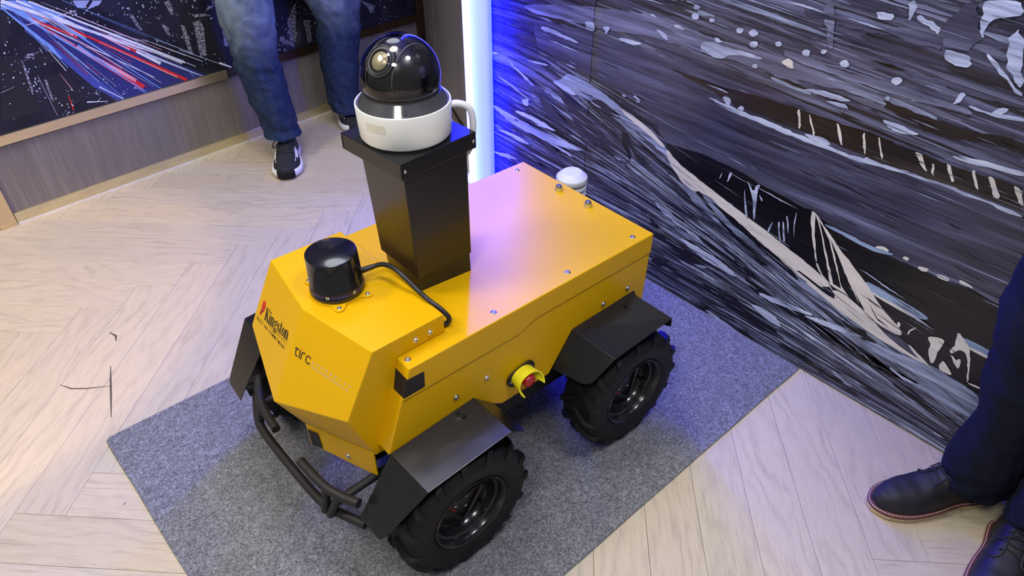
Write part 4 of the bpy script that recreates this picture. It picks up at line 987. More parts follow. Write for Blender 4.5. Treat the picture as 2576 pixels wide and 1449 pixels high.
# wheels
def wheel(cx, cy, side, turn):
    c = Vector(P3(cx, side*cy, 0.1765)); M = Matrix.Translation(c) @ Matrix.Rotation(PI/2 if side < 0 else -PI/2, 4, 'X') @ Matrix.Rotation(turn, 4, 'Z')   # local +z points outward
    t = MB()
    prof = [(0.094, 0.047), (0.099, 0.053), (0.112, 0.058), (0.130, 0.0595), (0.146, 0.055), (0.156, 0.045), (0.1585, 0.030), (0.160, 0.0), (0.1585, -0.030), (0.156, -0.045), (0.146, -0.055), (0.130, -0.0595), (0.112, -0.058), (0.094, -0.047)]
    t.lathe(prof, 64, M, False, False)
    n = 15
    for k in range(n):                             # chevron lugs
        for sgn in (-1, 1):
            a0 = 2*PI*(k+(0.0 if sgn > 0 else 0.5))/n
            def Q(a, rr, z): return M @ Vector((rr*math.cos(a), rr*math.sin(a), z))
            rows = [(0.003, 0.1590, 0.1705, 0.00, 0.085), (0.025, 0.1580, 0.1705, 0.10, 0.085), (0.042, 0.1560, 0.1685, 0.19, 0.10), (0.0535, 0.1450, 0.1600, 0.24, 0.12), (0.0585, 0.1340, 0.1440, 0.26, 0.11)]
            R_ = []
            for z, ri, ro, sh, w in rows:
                a = a0+sh; R_.append([Q(a-w/2*1.15, ri-0.004, sgn*(z-0.002)), Q(a-w/2*0.85, ro, sgn*z), Q(a+w/2*0.85, ro, sgn*z), Q(a+w/2*1.15, ri-0.004, sgn*(z-0.002))])
            t.rings(R_, True, True, smooth=False)
    rnd = random.Random(int(cx*100)+7)
    for k in range(26):                            # moulding hairs left on the rubber
        a = rnd.uniform(0, 2*PI); z = rnd.choice((-1, 1))*rnd.uniform(0.01, 0.05); d = Vector((math.cos(a), math.sin(a), rnd.uniform(-0.6, 0.6)))
        if (M.to_3x3() @ d).z < -0.45: continue
        p = Vector((0.166*math.cos(a), 0.166*math.sin(a), z)); e = Vector((rnd.uniform(-1, 1), rnd.uniform(-1, 1), rnd.uniform(-1, 1)))*0.003
        t.tube([M @ p, M @ (p+d*0.005), M @ (p+d*0.010+e)], 0.0004, 4, 1)
    tire = t.build('tire', 'rubber', BOT, bevel=0)
    rm = MB(); rm.lathe([(0.0955, 0.0475), (0.0965, 0.0525), (0.094, 0.0555), (0.0895, 0.0535), (0.0865, 0.044), (0.0845, 0.036), (0.0790, 0.034), (0.0775, 0.026), (0.0750, 0.016), (0.072, 0.012), (0.012, 0.012)], 56, M, False, True)
    rm.build('rim', 'rim_black', tire, angle=50)
    h = MB(); h.lathe([(0.058, 0.010), (0.058, 0.016), (0.052, 0.0185), (0.004, 0.0185)], 6, M); hub = h.build('hub_plate', 'black_paint', tire)
    for k in range(3):
        a = 2*PI*k/3+0.3; p0 = Vector((0.060*math.cos(a), 0.060*math.sin(a), 0.021)); a1 = a+2*PI/3; p1 = Vector((0.060*math.cos(a1), 0.060*math.sin(a1), 0.021))
        b = MB(); b.tube([M @ p0, M @ p0.lerp(p1, 0.5), M @ p1], 0.0048, 6, 1); b.build('spoke', 'black_paint', tire)
        b = MB(); q0 = p0.lerp(p1, 0.12)*0.86; q1 = p0.lerp(p1, 0.50)*0.80
        if k < 2: b.tube([M @ (q0+Vector((0, 0, 0.003))), M @ (q1+Vector((0, 0, 0.003)))], 0.0032, 6, 1); tag(b.build('clamp', 'red_paint', tire), 'dark red strip')
        pb = M @ Vector((0.019*math.cos(a+0.5), 0.019*math.sin(a+0.5), 0.0185)); nb = (M.to_3x3() @ Vector((0, 0, 1)))
        screw(tire, pb, nb, 0.0028, 'bolt')
    v = MB(); va = -0.9; v.tube([M @ Vector((0.074*math.cos(va), 0.074*math.sin(va), 0.014)), M @ Vector((0.066*math.cos(va), 0.066*math.sin(va), 0.030)), M @ Vector((0.060*math.cos(va), 0.060*math.sin(va), 0.042))], 0.004, 8, 2); v.build('valve', 'black_matt', tire)
wheel(-0.274, 0.302, -1, 0.15); wheel(0.257, 0.292, -1, 0.55); wheel(-0.318, 0.308, 1, 0.9); wheel(0.257, 0.292, 1, 0.3)
# emergency stop on the near side
def estop():
    cx, cz = -0.035, 0.354; y = -HW+0.002
    def obr(w, h, n=10): return [((w-h)*(1 if math.cos(t) >= 0 else -1)*0.5+h/2*math.cos(t), h/2*math.sin(t)) for t in [PI/2-2*PI*(k+0.5)/(4*n)*1.0 for k in range(4*n)]]
    tilt = math.radians(12); pts = [(cx+a*math.cos(tilt)-b*math.sin(tilt), cz+a*math.sin(tilt)+b*math.cos(tilt)) for a, b in obr(0.082, 0.044)]
    pl_ = MB().prism(zz(pts), 1, y-0.005, y).build('stop_plate', 'black_matt', BOT, bevel=0.0012)
    for dx in (-0.031, 0.031): screw(pl_, P3(cx+dx*math.cos(tilt), y-0.005, cz+dx*math.sin(tilt)), (0, -1, 0), 0.0028)
    g = MB(); R0 = []; n = 26
    a0, a1 = math.radians(-42+8), math.radians(222+8)
    def guard(rad, flare):
        rows = []
        for d in (0.0, 0.3, 0.6, 0.85, 1.0):
            row = []
            for k in range(n+1):
                t = a0+(a1-a0)*k/n; u = abs(k/n-0.5)*2
                dep = 0.012+0.030*(0.55+0.45*u**3) if d > 0 else 0
                rr = rad+flare*d*u*u
                row.append(P3(cx+1.16*rr*math.cos(t), y-0.005-dep*d, cz+0.92*rr*math.sin(t)))
            rows.append(row)
        return rows
    o_, i_ = guard(0.026, 0.010), guard(0.0235, 0.010)
    vs = [p for r_ in o_ for p in r_]+[p for r_ in i_ for p in r_]; N = n+1; off = 5*N; fs = []
    for i in range(4):
        for k in range(n): fs += [(i*N+k, i*N+k+1, (i+1)*N+k+1, (i+1)*N+k), (off+i*N+k, off+(i+1)*N+k, off+(i+1)*N+k+1, off+i*N+k+1)]
    for k in range(n): fs.append((4*N+k, 4*N+k+1, off+4*N+k+1, off+4*N+k))
    for i in range(4): fs += [(i*N, (i+1)*N, off+(i+1)*N, off+i*N), (i*N+n, off+i*N+n, off+(i+1)*N+n, (i+1)*N+n)]
    g.raw(vs, fs, smooth=True); g.build('guard', 'yellow_plastic', pl_, angle=50)
    M = axis_frame(P3(cx, y-0.005, cz), (0, -1, 0))
    MB().lathe([(0.0105, 0), (0.0105, 0.016), (0.008, 0.017)], 20, M).build('collar', 'steel', pl_)
    MB().lathe([(0.009, 0.014), (0.0150, 0.018), (0.0165, 0.022), (0.0165, 0.027), (0.0145, 0.031), (0.0095, 0.0325), (0.0085, 0.0315), (0.002, 0.0318)], 28, M).build('push_button', 'red_button', pl_)
estop()
# mast
mx, my = -0.107, 0.012
def quad(h, z, rot=0.0, cx=mx, cy=my): return [P3(cx+h*(a*math.cos(rot)-b*math.sin(rot)), cy+h*(a*math.sin(rot)+b*math.cos(rot)), z) for a, b in ((-1, -1), (1, -1), (1, 1), (-1, 1))]
m = MB(); m.rings([quad(0.0680, 0.550, math.radians(-5), -0.0975, 0.0065), quad(0.0680, 0.600, math.radians(-3), -0.1015, 0.0040)], False, True, smooth=False); m.build('mast_foot', 'black_paint', BOT)
m = MB(); m.rings([quad(0.0710, 0.598, math.radians(1), -0.105, 0.0015), quad(0.0755, 0.846, math.radians(1), -0.112, 0.001)], True, True, smooth=False); mast = m.build('mast', 'black_paint', BOT, bevel=0.0015)
ccx, ccy, cr = -0.1105, 0.0165, math.radians(5)
m = MB(); m.rings([quad(0.0945, 0.845, cr, ccx, ccy), quad(0.0945, 0.880, cr, ccx, ccy)], True, True, smooth=False); cap = m.build('mast_cap', 'black_paint', BOT, bevel=0.0014)
def capp(a, b, z): return P3(ccx+0.0945*(a*math.cos(cr)-b*math.sin(cr)), ccy+0.0945*(a*math.sin(cr)+b*math.cos(cr)), z)
nf = (math.sin(cr), -math.cos(cr), 0)
for a in (-0.90, 0.92): screw(cap, capp(a, -1.0, 0.862), nf, 0.0028)
for a, b in ((-0.955, -1.004), (-1.004, 0.955)):
    m = MB(); m.tube([capp(a, b, 0.850), capp(a, b, 0.876)], 0.0007, 4, 1); m.build('corner_seam', 'patch_black', cap)
# dome camera
dx, dy = -0.1145, 0.0165
M = Matrix.Translation(P3(dx, dy, 0.880))
MB().lathe([(0.086, 0.0), (0.086, 0.004)], 48, M).build('camera_gasket', 'black_matt', BOT)
drum = MB().lathe([(0.0875, 0.004), (0.0895, 0.007), (0.0920, 0.066), (0.0915, 0.0695), (0.0900, 0.0705), (0.0885, 0.0695)], 72, M, True, False).build('dome_camera', 'white_plastic', BOT)
MB().lathe([(0.0885, 0.0690), (0.0870, 0.0695), (0.0735, 0.0880), (0.0715, 0.0885)], 72, M, False, False).build('collar', 'collar_sheen', drum)
MB().lathe([(0.0720, 0.0880), (0.0700, 0.0925), (0.0690, 0.0960), (0.02, 0.0960)], 64, M, False, True).build('seal', 'black_matt', drum)
DC = Vector(P3(dx, dy, 0.998)); DR = 0.0752
rows = [(DR*math.cos(t), DR*math.sin(t)) for t in [math.radians(-22+112*k/26) for k in range(27)]]; rows[-1] = (0.0004, DR)
MB().lathe(rows, 72, Matrix.Translation(DC), False, True).build('dome_cover', 'dome_smoke', drum)
# black pan-tilt ball with its lens
view = Vector((-0.55, -0.55, 0.63)).normalized()
toward = (Vector((0, 0, 1.5))-Vector((0.69, 1.09, 0.998))).normalized()
ld = (_R*(-0.46)-_D*0.30+toward*0.80).normalized(); ld = Matrix.Rotation(math.radians(1.0), 3, 'Z') @ ld
MB().lathe([(0.066*math.cos(t), 0.066*math.sin(t)) for t in [math.radians(-24+113.9*k/20) for k in range(21)]], 56, Matrix.Translation(DC), True, True).build('camera_ball', 'ball_black', drum)
ML = axis_frame(DC+ld*0.0645, ld)
MB().lathe([(0.0310, -0.014), (0.0310, -0.002), (0.0296, 0.0006), (0.0282, 0.0006), (0.0272, -0.001), (0.0245, -0.001), (0.0236, 0.0006), (0.0229, 0.0006), (0.0222, -0.001)], 40, ML, False, False).build('lens_bezel', 'bezel_dark', drum)
for rr_ in (0.0289, 0.0228): MB().tube([ML @ Vector((rr_*math.cos(t), rr_*math.sin(t), 0.0008)) for t in [2*PI*k/40 for k in range(40)]], 0.0006, 6, 1, closed=True).build('lens_ring', 'ball_grey', drum)
MB().lathe([(0.0222, -0.001), (0.0172, 0.0012)], 40, ML, False, False).build('lens_mount', 'lens_glass', drum)
MB().lathe([(0.0172, 0.0010), (0.0140, 0.0034), (0.0085, 0.0056), (0.0004, 0.0066)], 36, ML, False, True).build('camera_lens', 'lens_reflection', drum)
# moulded seams of the inner housing
def seam(nrm, rad, a0, a1, name='seam_rib'):
    X = axis_frame((0, 0, 0), nrm); m = MB()
    m.tube([DC+(X.to_3x3() @ Vector((rad*math.cos(t), rad*math.sin(t), 0))) for t in [a0+(a1-a0)*k/24 for k in range(25)]], 0.0008, 6, 1); m.build(name, 'ball_grey', drum)
side = ld.cross(Vector((0, 0, 1))).normalized()
for off, dd in ((1, side), (-1, -side)):
    X = axis_frame((0, 0, 0), dd); c0 = DC+dd*0.030; rr = math.sqrt(0.0672**2-0.030**2); m = MB()
    pts = [c0+(X.to_3x3() @ Vector((rr*math.cos(t), rr*math.sin(t), 0))) for t in [2*PI*k/48 for k in range(48)]]
    pts = [p for p in pts]; m.tube(pts, 0.0009, 6, 1, closed=True); m.build('seam_rib', 'ball_grey', drum)
# mould line and rim of the clear cover, small port in the collar, sticker on the drum
def on_drum(ang, z, out=0.0006):
    rr = 0.0895+(z-0.007)*(0.0025/0.059)+out; return P3(dx+rr*math.cos(ang), dy+rr*math.sin(ang), 0.880+z)
ca = math.atan2(-1.09, -0.69)
pa = ca+0.02; pz = 0.0770; prr = 0.0815
MB().lathe([(0.0042, -0.001), (0.0042, 0.0008), (0.0034, 0.001), (0.0032, -0.002)], 16, axis_frame(P3(dx+prr*math.cos(pa), dy+prr*math.sin(pa), 0.880+pz), (math.cos(pa)*0.81, math.sin(pa)*0.81, 0.59)), True, True).build('reset_port', 'patch_black', drum)
n = 10; sa0, sa1 = ca-0.88, ca-0.42
vs = [on_drum(sa0+(sa1-sa0)*k/n, 0.0545) for k in range(n+1)]+[on_drum(sa0+(sa1-sa0)*k/n, 0.0385) for k in range(n+1)]
MB().raw(vs, [(k, k+1, n+2+k, n+1+k) for k in range(n)], smooth=True).build('sticker', 'sticker_clear', drum)
wa = ca+1.55
m = MB(); rr = 0.090
d = Vector((math.cos(wa), math.sin(wa), 0)); o = Vector(P3(dx, dy, 0.880))
m.tube([o+d*0.088+Vector((0, 0, 0.053)), o+d*0.104+Vector((0, 0, 0.055)), o+d*0.124+Vector((0, 0, 0.046)), o+d*0.131+Vector((0, 0, 0.024)), o+d*0.130+Vector((0, 0, -0.01)), o+d*0.118+Vector((0, 0, -0.05)), o+d*0.085+Vector((0, 0, -0.07))], 0.0068, 12, 6); m.build('camera_cable', 'cable_white', BOT)
# lidar puck on its bracket
lx, ly = -0.319, 0.0115; M = Matrix.Translation(P3(lx, ly, 0.597))
def bracket():
    tabs = [(-0.031, -0.061), (0.036, -0.058), (-0.034, 0.061), (0.034, 0.061)]
    N = 96; pts = []
    for k in range(N):
        t = 2*PI*k/N; rr = 0.0585
        for tx, ty in tabs:
            da = (t-math.atan2(ty, tx)+PI) % (2*PI)-PI; dist = math.hypot(tx, ty)
            w = abs(da)*dist
            if w < 0.0105: rr = max(rr, dist+math.sqrt(max(0, 0.0105**2-w*w)))
            elif w < 0.022: rr = max(rr, 0.0585+0.010*(1-(w-0.0105)/0.0115)**2)
        pts.append((rr*math.cos(t), rr*math.sin(t)))
    m = MB(); m.prism([(P3(lx, ly, 0)[0]+a, P3(lx, ly, 0)[1]+b) for a, b in pts], 2, 0.597+ZO, 0.6005+ZO)
    o = m.build('sensor_bracket', 'yellow_paint', BOT, bevel=0.0006)
    for tx, ty in tabs: screw(o, P3(lx+tx, ly+ty, 0.6005), (0, 0, 1), 0.0040)
bracket()
lid_ = MB().lathe([(0.0555, 0.0035), (0.0565, 0.006), (0.0565, 0.012), (0.0555, 0.0135), (0.0550, 0.0245), (0.0548, 0.0255), (0.0538, 0.0270), (0.0518, 0.0910), (0.0512, 0.0932), (0.0495, 0.0940), (0.001, 0.0942)], 72, M).build('lidar_sensor', 'black_gloss', BOT)
MB().lathe([(0.05535, 0.0140), (0.05515, 0.0240)], 72, M, False, False).build('label_band', 'patch_black', lid_)
def band_text():
    items = MB(); vs, fs = text_mesh('QUANERGY', 1.0, 0.02); xs = [v.x for v in vs]; w0 = max(xs)-min(xs); ys = [v.y for v in vs]; h0 = max(ys)-min(ys)
    RR = 0.0559; c0 = math.atan2(-1.09+0.0, -0.487)+0.09; aw = 0.0435/RR
    for rep in range(-1, 3):
        base = c0-aw/2+rep*(aw+0.23)
        items.raw([P3(lx+RR*math.cos(base+(v.x-min(xs))/w0*aw), ly+RR*math.sin(base+(v.x-min(xs))/w0*aw), 0.597+0.0158+(v.y-min(ys))/h0*0.0064) for v in vs], fs)
        t = base-0.115
        vv = []
        for rad in (0.0036, 0.0018):
            for k in range(16): a = 2*PI*k/16; ta = t+rad*math.cos(a)/RR; vv.append(P3(lx+(RR+0.0002)*math.cos(ta), ly+(RR+0.0002)*math.sin(ta), 0.597+0.0190+rad*math.sin(a)))
        rg = MB(); rg.raw(vv, [(k, (k+1) % 16, 16+(k+1) % 16, 16+k) for k in range(16)]); rg.build('ring_mark', 'print_white', lid_, recalc=False)
    items.build('lettering', 'print_violet', lid_, recalc=False)
band_text()
m = MB(); m.tube([P3(-0.270, 0.004, 0.622), P3(-0.252, -0.004, 0.626), P3(-0.238, -0.010, 0.629)], lambda t: 0.0072-0.002*t, 12, 3); m.build('cable_plug', 'black_cable', lid_)
m = MB(); m.tube([P3(-0.238, -0.010, 0.629), P3(-0.226, -0.023, 0.634), P3(-0.219, -0.052, 0.637), P3(-0.214, -0.087, 0.628), P3(-0.206, -0.112, 0.611), P3(-0.203, -0.146, 0.604), P3(-0.192, -0.170, 0.590), P3(-0.184, -0.186, 0.574), P3(-0.186, -0.187, 0.561), P3(-0.196, -0.180, 0.557), P3(-0.204, -0.174, 0.556)], 0.0052, 10, 6); m.build('lidar_cable', 'black_cable', BOT)
# white louvred weather sensor on the rear
def louvre():
    x, y = 0.442, 0.098
    m = MB(); m.lathe([(0.012, 0.30), (0.012, 0.36)], 16, Matrix.Translation(P3(x, y, 0))); m.box(P3(0.386, y-0.02, 0.30), P3(x+0.015, y+0.02, 0.306)); w = m.build('weather_sensor', 'pale_plastic', BOT)
    for k in range(8):
        z = 0.366+k*0.0205
        MB().lathe([(0.030, z+0.004), (0.0405, z), (0.0420, z+0.004), (0.0405, z+0.0085), (0.030, z+0.0145)], 32, Matrix.Translation(P3(x, y, 0))).build('louvre_plate', 'pale_plastic', w)
    MB().lathe([(0.030, 0.527), (0.0420, 0.529), (0.0430, 0.532), (0.0430, 0.541), (0.0420, 0.5435), (0.0275, 0.5570), (0.0255, 0.5580), (0.001, 0.5582)], 32, Matrix.Translation(P3(x, y, 0))).build('sensor_cap', 'pale_plastic', w, angle=25)
louvre()

# ------------------------------------------------------------------ people
def lerp_tab(tab, t):
    for (a, va), (b, vb) in zip(tab, tab[1:]):
        if t <= b:
            k = (t-a)/(b-a); k = k*k*(3-2*k)
            return va+(vb-va)*k if not isinstance(va, tuple) else tuple(x+(y-x)*k for x, y in zip(va, vb))
    return tab[-1][1]
def skin_body(name, chains, mat, parent, sub=2, root=None):
    """chains: lists of (point, radius); equal points are welded into one joint"""
    pts, rad, edges, idx = [], [], [], {}
    def add(p, r):
        k = tuple(round(c, 4) for c in p)
        if k not in idx: idx[k] = len(pts); pts.append(k); rad.append(r)
        return idx[k]
    for ch_ in chains:
        prev = None
        for p, r in ch_:
            i = add(p, r)
            if prev is not None and prev != i: edges.append((prev, i))
            prev = i
    me = bpy.data.meshes.new(name); me.from_pydata(pts, edges, []); me.materials.append(MATS[mat])
    o = bpy.data.objects.new(name, me); C.objects.link(o); o.parent = parent
    sm = o.modifiers.new('skin', 'SKIN'); sm.use_smooth_shade = True
    lay = me.skin_vertices[0].data if me.skin_vertices else None
    if lay is None:
        bm = bmesh.new(); bm.from_mesh(me); bm.verts.layers.skin.verify(); bm.to_mesh(me); bm.free(); lay = me.skin_vertices[0].data
    for i, r in enumerate(rad): lay[i].radius = (r, r) if not isinstance(r, tuple) else r; lay[i].use_root = (i == 0)
    ss = o.modifiers.new('sub', 'SUBSURF'); ss.levels = sub; ss.render_levels = sub
    return o
def leg_rings(path, face, seed, fold, nseg=72, nr=190):
    """path: table z -> (x, y, half width, half depth), from the hem up"""
    z0, z1 = path[0][0], path[-1][0]; out = []; fx, fy = face
    for i in range(nr+1):
        z = z0+(z1-z0)*i/nr; x, y, w, d = lerp_tab(path, z)
        row = []
        fh = fold[0]*math.exp(-((z-z0)/0.075)**2)+fold[1]*math.exp(-((z-0.47)/0.10)**2)+fold[2]
        for k in range(nseg):
            a = 2*PI*k/nseg; ca, sa = math.cos(a), math.sin(a)
            nz = mnoise.noise(Vector((ca*0.9+seed, sa*0.9, z*30+0.9*math.sin(a+seed))))
            n2 = mnoise.noise(Vector((ca*2.2+seed+7, sa*2.2, z*7)))
            n3 = mnoise.noise(Vector((ca*1.5+seed+3, sa*1.5-1.2*z*4, z*16)))
            rg = 1-2.2*abs(mnoise.noise(Vector((ca*1.1+seed*2, sa*1.1, z*21+1.4*ca+0.8*math.sin(2*a+seed)))))
            rg2 = 1-2.2*abs(mnoise.noise(Vector((ca*1.7+seed*3, sa*1.7, z*9-2.2*sa))))
            q = 1+fh*(1.1*nz+0.6*n3)+fold[2]*1.2*n2+0.55*fh*(rg-0.4)+0.030*(rg2-0.4)+0.010*(rg-0.4)
            lx_, ly_ = w*ca*q, d*sa*q
            row.append((x+lx_*(-fy)+ly_*fx, y+lx_*fx+ly_*fy, z+0.004*n2+fold[0]*0.10*n3*math.exp(-((z-z0)/0.05)**2)))
        out.append(row)
    inner = [(sum(p[0] for p in out[0])/nseg+(p[0]-sum(q[0] for q in out[0])/nseg)*0.90, sum(p[1] for p in out[0])/nseg+(p[1]-sum(q[1] for q in out[0])/nseg)*0.90, p[2]+0.03) for p in out[0]]
    return [inner]+out
HWT = [(0.0, 0.020), (0.05, 0.031), (0.2, 0.036), (0.4, 0.036), (0.6, 0.045), (0.76, 0.0505), (0.88, 0.044), (0.96, 0.028), (1.0, 0.006)]
class Shoe:
    def __init__(s, toe, heel, hw=1.0):
        s.t = Vector(toe); s.h = Vector(heel); s.L = (s.t-s.h).length; s.f = (s.t-s.h).normalized(); s.s = Vector((-s.f.y, s.f.x, 0)); s.hw = hw
    def P(s, t, y, z): p = s.h+s.f*(s.L*t)+s.s*y; return (p.x, p.y, p.z+z)
    def w(s, t):
        base = 0.0425+0.0075*math.sin(PI*(min(1, max(0, (t-0.30)/0.90))))-0.0065*math.exp(-((t-0.34)/0.16)**2)-0.004*math.exp(-((t-0.08)/0.14)**2)
        if t > 0.68: base *= max(0.0, 1-((t-0.68)/0.322)**2.1)**0.54
        if t < 0.14: base *= max(0.0, 1-((0.14-t)/0.142)**2.2)**0.5
        return max(base, 0.003)*s.hw
    def outline(s, k=1.0, add=0.0, n=44):
        ts = [0.5-0.5*math.cos(PI*i/n) for i in range(n+1)]
        cx = 0.5
        def one(t, sg): tt = cx+(t-cx)*(1+add/s.L*2); return (tt, sg*(s.w(t)*k+add*min(1, 10*t*(1-t)+0.30)))
        return [one(t, 1) for t in ts]+[one(t, -1) for t in reversed(ts[1:-1])]
    def slab(s, levels, m, mi=0, spring=0.0):
        rows = []
        for k, add, z in levels: rows.append([s.P(t, y, z+spring*max(0, t-0.72)**2) for t, y in s.outline(k, add)])
        m.rings(rows, True, True, mi); return m
    def upper(s, hts, base, n=40, seg=18, pw=0.72):
        rows = []
        for i in range(n+1):
            t = 0.012+0.976*(0.5-0.5*math.cos(PI*i/n)); w = s.w(t)*0.99; h = lerp_tab(hts, t); top = max(0.012, min(1, w*22))
            row = []
            for k in range(seg+1):
                a = PI*k/seg; c = math.cos(a); row.append(s.P(t, w*(abs(c)**pw)*(1 if c >= 0 else -1)*(1-0.10*math.sin(a)), base+h*math.sin(a)**0.85))
            rows.append(row)
        return rows
    def skin_pt(s, hts, base, t, a, off, pw=0.72):
        w = s.w(t)*0.99+off; h = lerp_tab(hts, t)+off; c = math.cos(a)
        return Vector(s.P(t, w*(abs(c)**pw)*(1 if c >= 0 else -1)*(1-0.10*math.sin(a)), base+h*max(0, math.sin(a))**0.85))
SN = [(0.0, 0.062), (0.12, 0.078), (0.30, 0.086), (0.42, 0.082), (0.52, 0.070), (0.66, 0.050), (0.82, 0.036), (0.94, 0.026), (1.0, 0.012)]
def sneaker(parent, toe, heel):
    sh = Shoe(toe, heel, 1.16); m = MB()
    m.rings(sh.upper(SN, 0.026), True, True, closed=False); up = m.build('sneaker', 'knit_black', parent, angle=60)
    m = MB(); sh.slab([(1.0, 0.001, 0.001), (1.02, 0.005, 0.006), (1.04, 0.0075, 0.018), (1.02, 0.005, 0.029), (0.97, 0.0, 0.032)], m, spring=0.12); m.build('sole', 'sole_white', up, angle=60)
    m = MB(); rows = []
    for z, o in ((0.004, 0.010), (0.014, 0.013), (0.026, 0.011), (0.040, 0.004)):
        rows.append([sh.P(0.955+0.053*math.cos(a)+o*0.0/sh.L, (0.032+o*0.2)*math.sin(a), z+0.006) for a in [math.radians(-75+150*k/10) for k in range(11)]])
    vs = [p for r_ in rows for p in r_]
    m.raw(vs, [(i*11+k, i*11+k+1, (i+1)*11+k+1, (i+1)*11+k) for i in range(3) for k in range(10)], smooth=True)
    o = m.build('toe_bumper', 'rubber', up); so = o.modifiers.new('t', 'SOLIDIFY'); so.thickness = 0.006; so.offset = 1
    for i, t in enumerate((0.44, 0.49, 0.54, 0.59, 0.635)):
        m = MB(); pts = [sh.skin_pt(SN, 0.026, t+(0.018 if j % 2 else 0)*0+0.012*math.sin(j*1.3+i), PI*(0.30+0.40*j/6), 0.0030) for j in range(7)]; m.tube(pts, 0.0026, 6, 3); m.build('lace', 'lace_black', up)
    for sg in (-1, 1):
        c = sh.skin_pt(SN, 0.026, 0.43, PI/2, 0.004); m = MB()
        m.tube([c, c+sh.s*sg*0.026+Vector((0, 0, 0.010))+sh.f*0.008, c+sh.s*sg*0.050+Vector((0, 0, -0.012))+sh.f*0.020, c+sh.s*sg*0.046+Vector((0, 0, -0.026))+sh.f*0.022, c+sh.s*sg*0.020+Vector((0, 0, -0.004))+sh.f*0.012, c], 0.0024, 6, 5); m.build('lace_bow', 'lace_black', up)
        prof = [(0.36, 0.04), (0.44, 0.10), (0.54, 0.13), (0.66, 0.16), (0.78, 0.24)]; wd = [0.012, 0.11, 0.14, 0.10, 0.02]
        a_ = [sh.skin_pt(SN, 0.026, t, (u+w_) * PI if sg > 0 else PI-(u+w_)*PI, 0.0012) for (t, u), w_ in zip(prof, wd)]
        b_ = [sh.skin_pt(SN, 0.026, t, (u) * PI if sg > 0 else PI-(u)*PI, 0.0012) for (t, u), w_ in zip(prof, wd)]
        MB().raw(a_+b_, [(k, k+1, 6+k, 5+k) for k in range(4)]).build('side_flash', 'sole_white', up)
    m = MB(); p = sh.skin_pt(SN, 0.026, 0.455, PI/2, 0.0045); q = sh.skin_pt(SN, 0.026, 0.425, PI*0.55, 0.006)
    for a_, b_ in ((p, p+sh.f*0.016), (q, q+sh.f*0.012+Vector((0, 0, 0.004)))): m.tube([a_, b_], 0.0016, 6, 1)
    m.build('tongue_mark', 'sole_white', up)
    return up
BT = [(0.0, 0.075), (0.12, 0.092), (0.30, 0.100), (0.44, 0.088), (0.56, 0.068), (0.70, 0.054), (0.84, 0.046), (0.94, 0.036), (1.0, 0.018)]
def boot(parent, toe, heel, tab=True):
    sh = Shoe(toe, heel, 1.02); m = MB()
    m.rings(sh.upper(BT, 0.024, pw=0.66), True, True, closed=False); up = m.build('boot', 'nubuck_navy', parent, angle=60)
    def arch(t): return 0.010*math.exp(-((t-0.36)/0.09)**2)
    m = MB(); rows = []
    for k, add, z in ((1.0, 0.003, 0.0), (1.02, 0.0055, 0.004), (1.02, 0.0055, 0.013), (1.0, 0.0045, 0.0145)):
        rows.append([sh.P(t, y, z+(arch(t) if z < 0.005 else 0)) for t, y in sh.outline(k, add)])
    m.rings(rows, True, True); m.build('sole', 'sole_tan', up, angle=50)
    m = MB(); sh.slab([(1.01, 0.0045, 0.0145), (1.02, 0.0060, 0.016), (1.02, 0.0060, 0.0205), (1.0, 0.0050, 0.0220), (0.96, 0.0, 0.0240)], m); m.build('welt', 'welt_brown', up, angle=50)
    m = MB(); ol = [Vector(sh.P(t, y, 0.0226)) for t, y in sh.outline(1.0, 0.0036, 60)]; d_ = 0.0; step = 0.0062
    pts = []
    for a, b in zip(ol, ol[1:]+ol[:1]):
        L_ = (b-a).length
        while d_ < L_: pts.append((a.lerp(b, d_/L_), (b-a).normalized())); d_ += step
        d_ -= L_
    for p, t in pts: m.tube([p-t*0.0019, p+t*0.0019], 0.0009, 5, 1)
    o = m.build('stitching', 'thread_white', up); tag(o, 'white welt stitching', kind='stuff')
    for sg in (-1, 1):                              # quarters meeting over the instep
        m = MB(); pts = [sh.skin_pt(BT, 0.024, t, PI*(0.5-sg*u), 0.0022, 0.66) for t, u in ((0.22, 0.10), (0.34, 0.09), (0.46, 0.085), (0.565, 0.09), (0.60, 0.16), (0.575, 0.26), (0.52, 0.36), (0.46, 0.46))]
        m.tube(pts, 0.0021, 6, 4); m.build('quarter_edge', 'nubuck_navy', up)
    for i, t in enumerate((0.38, 0.43, 0.48, 0.53)):
        m = MB(); pts = [sh.skin_pt(BT, 0.024, t+0.010*math.sin(j*1.2+i*2), PI*(0.36+0.28*j/6), 0.0042, 0.66) for j in range(7)]; m.tube(pts, 0.0022, 6, 3); m.build('lace', 'lace_black', up)
    for sg in (-1, 1):
        m = MB()
        m.tube([sh.skin_pt(BT, 0.024, t, PI*(0.5-sg*u), 0.0045, 0.66) for t, u in ((0.40, 0.0), (0.43, 0.09), (0.455, 0.17), (0.44, 0.25), (0.46, 0.33))], 0.0019, 6, 5); m.build('lace_end', 'lace_black', up)
    if tab:
        p = sh.skin_pt(BT, 0.024, 0.275, PI*0.40, 0.003, 0.66); m = MB(); m.tube([p, p+Vector((0, 0, 0.02))+sh.f*0.003], 0.0042, 8, 2); m.build('pull_tab', 'tab_red', up)
    return up
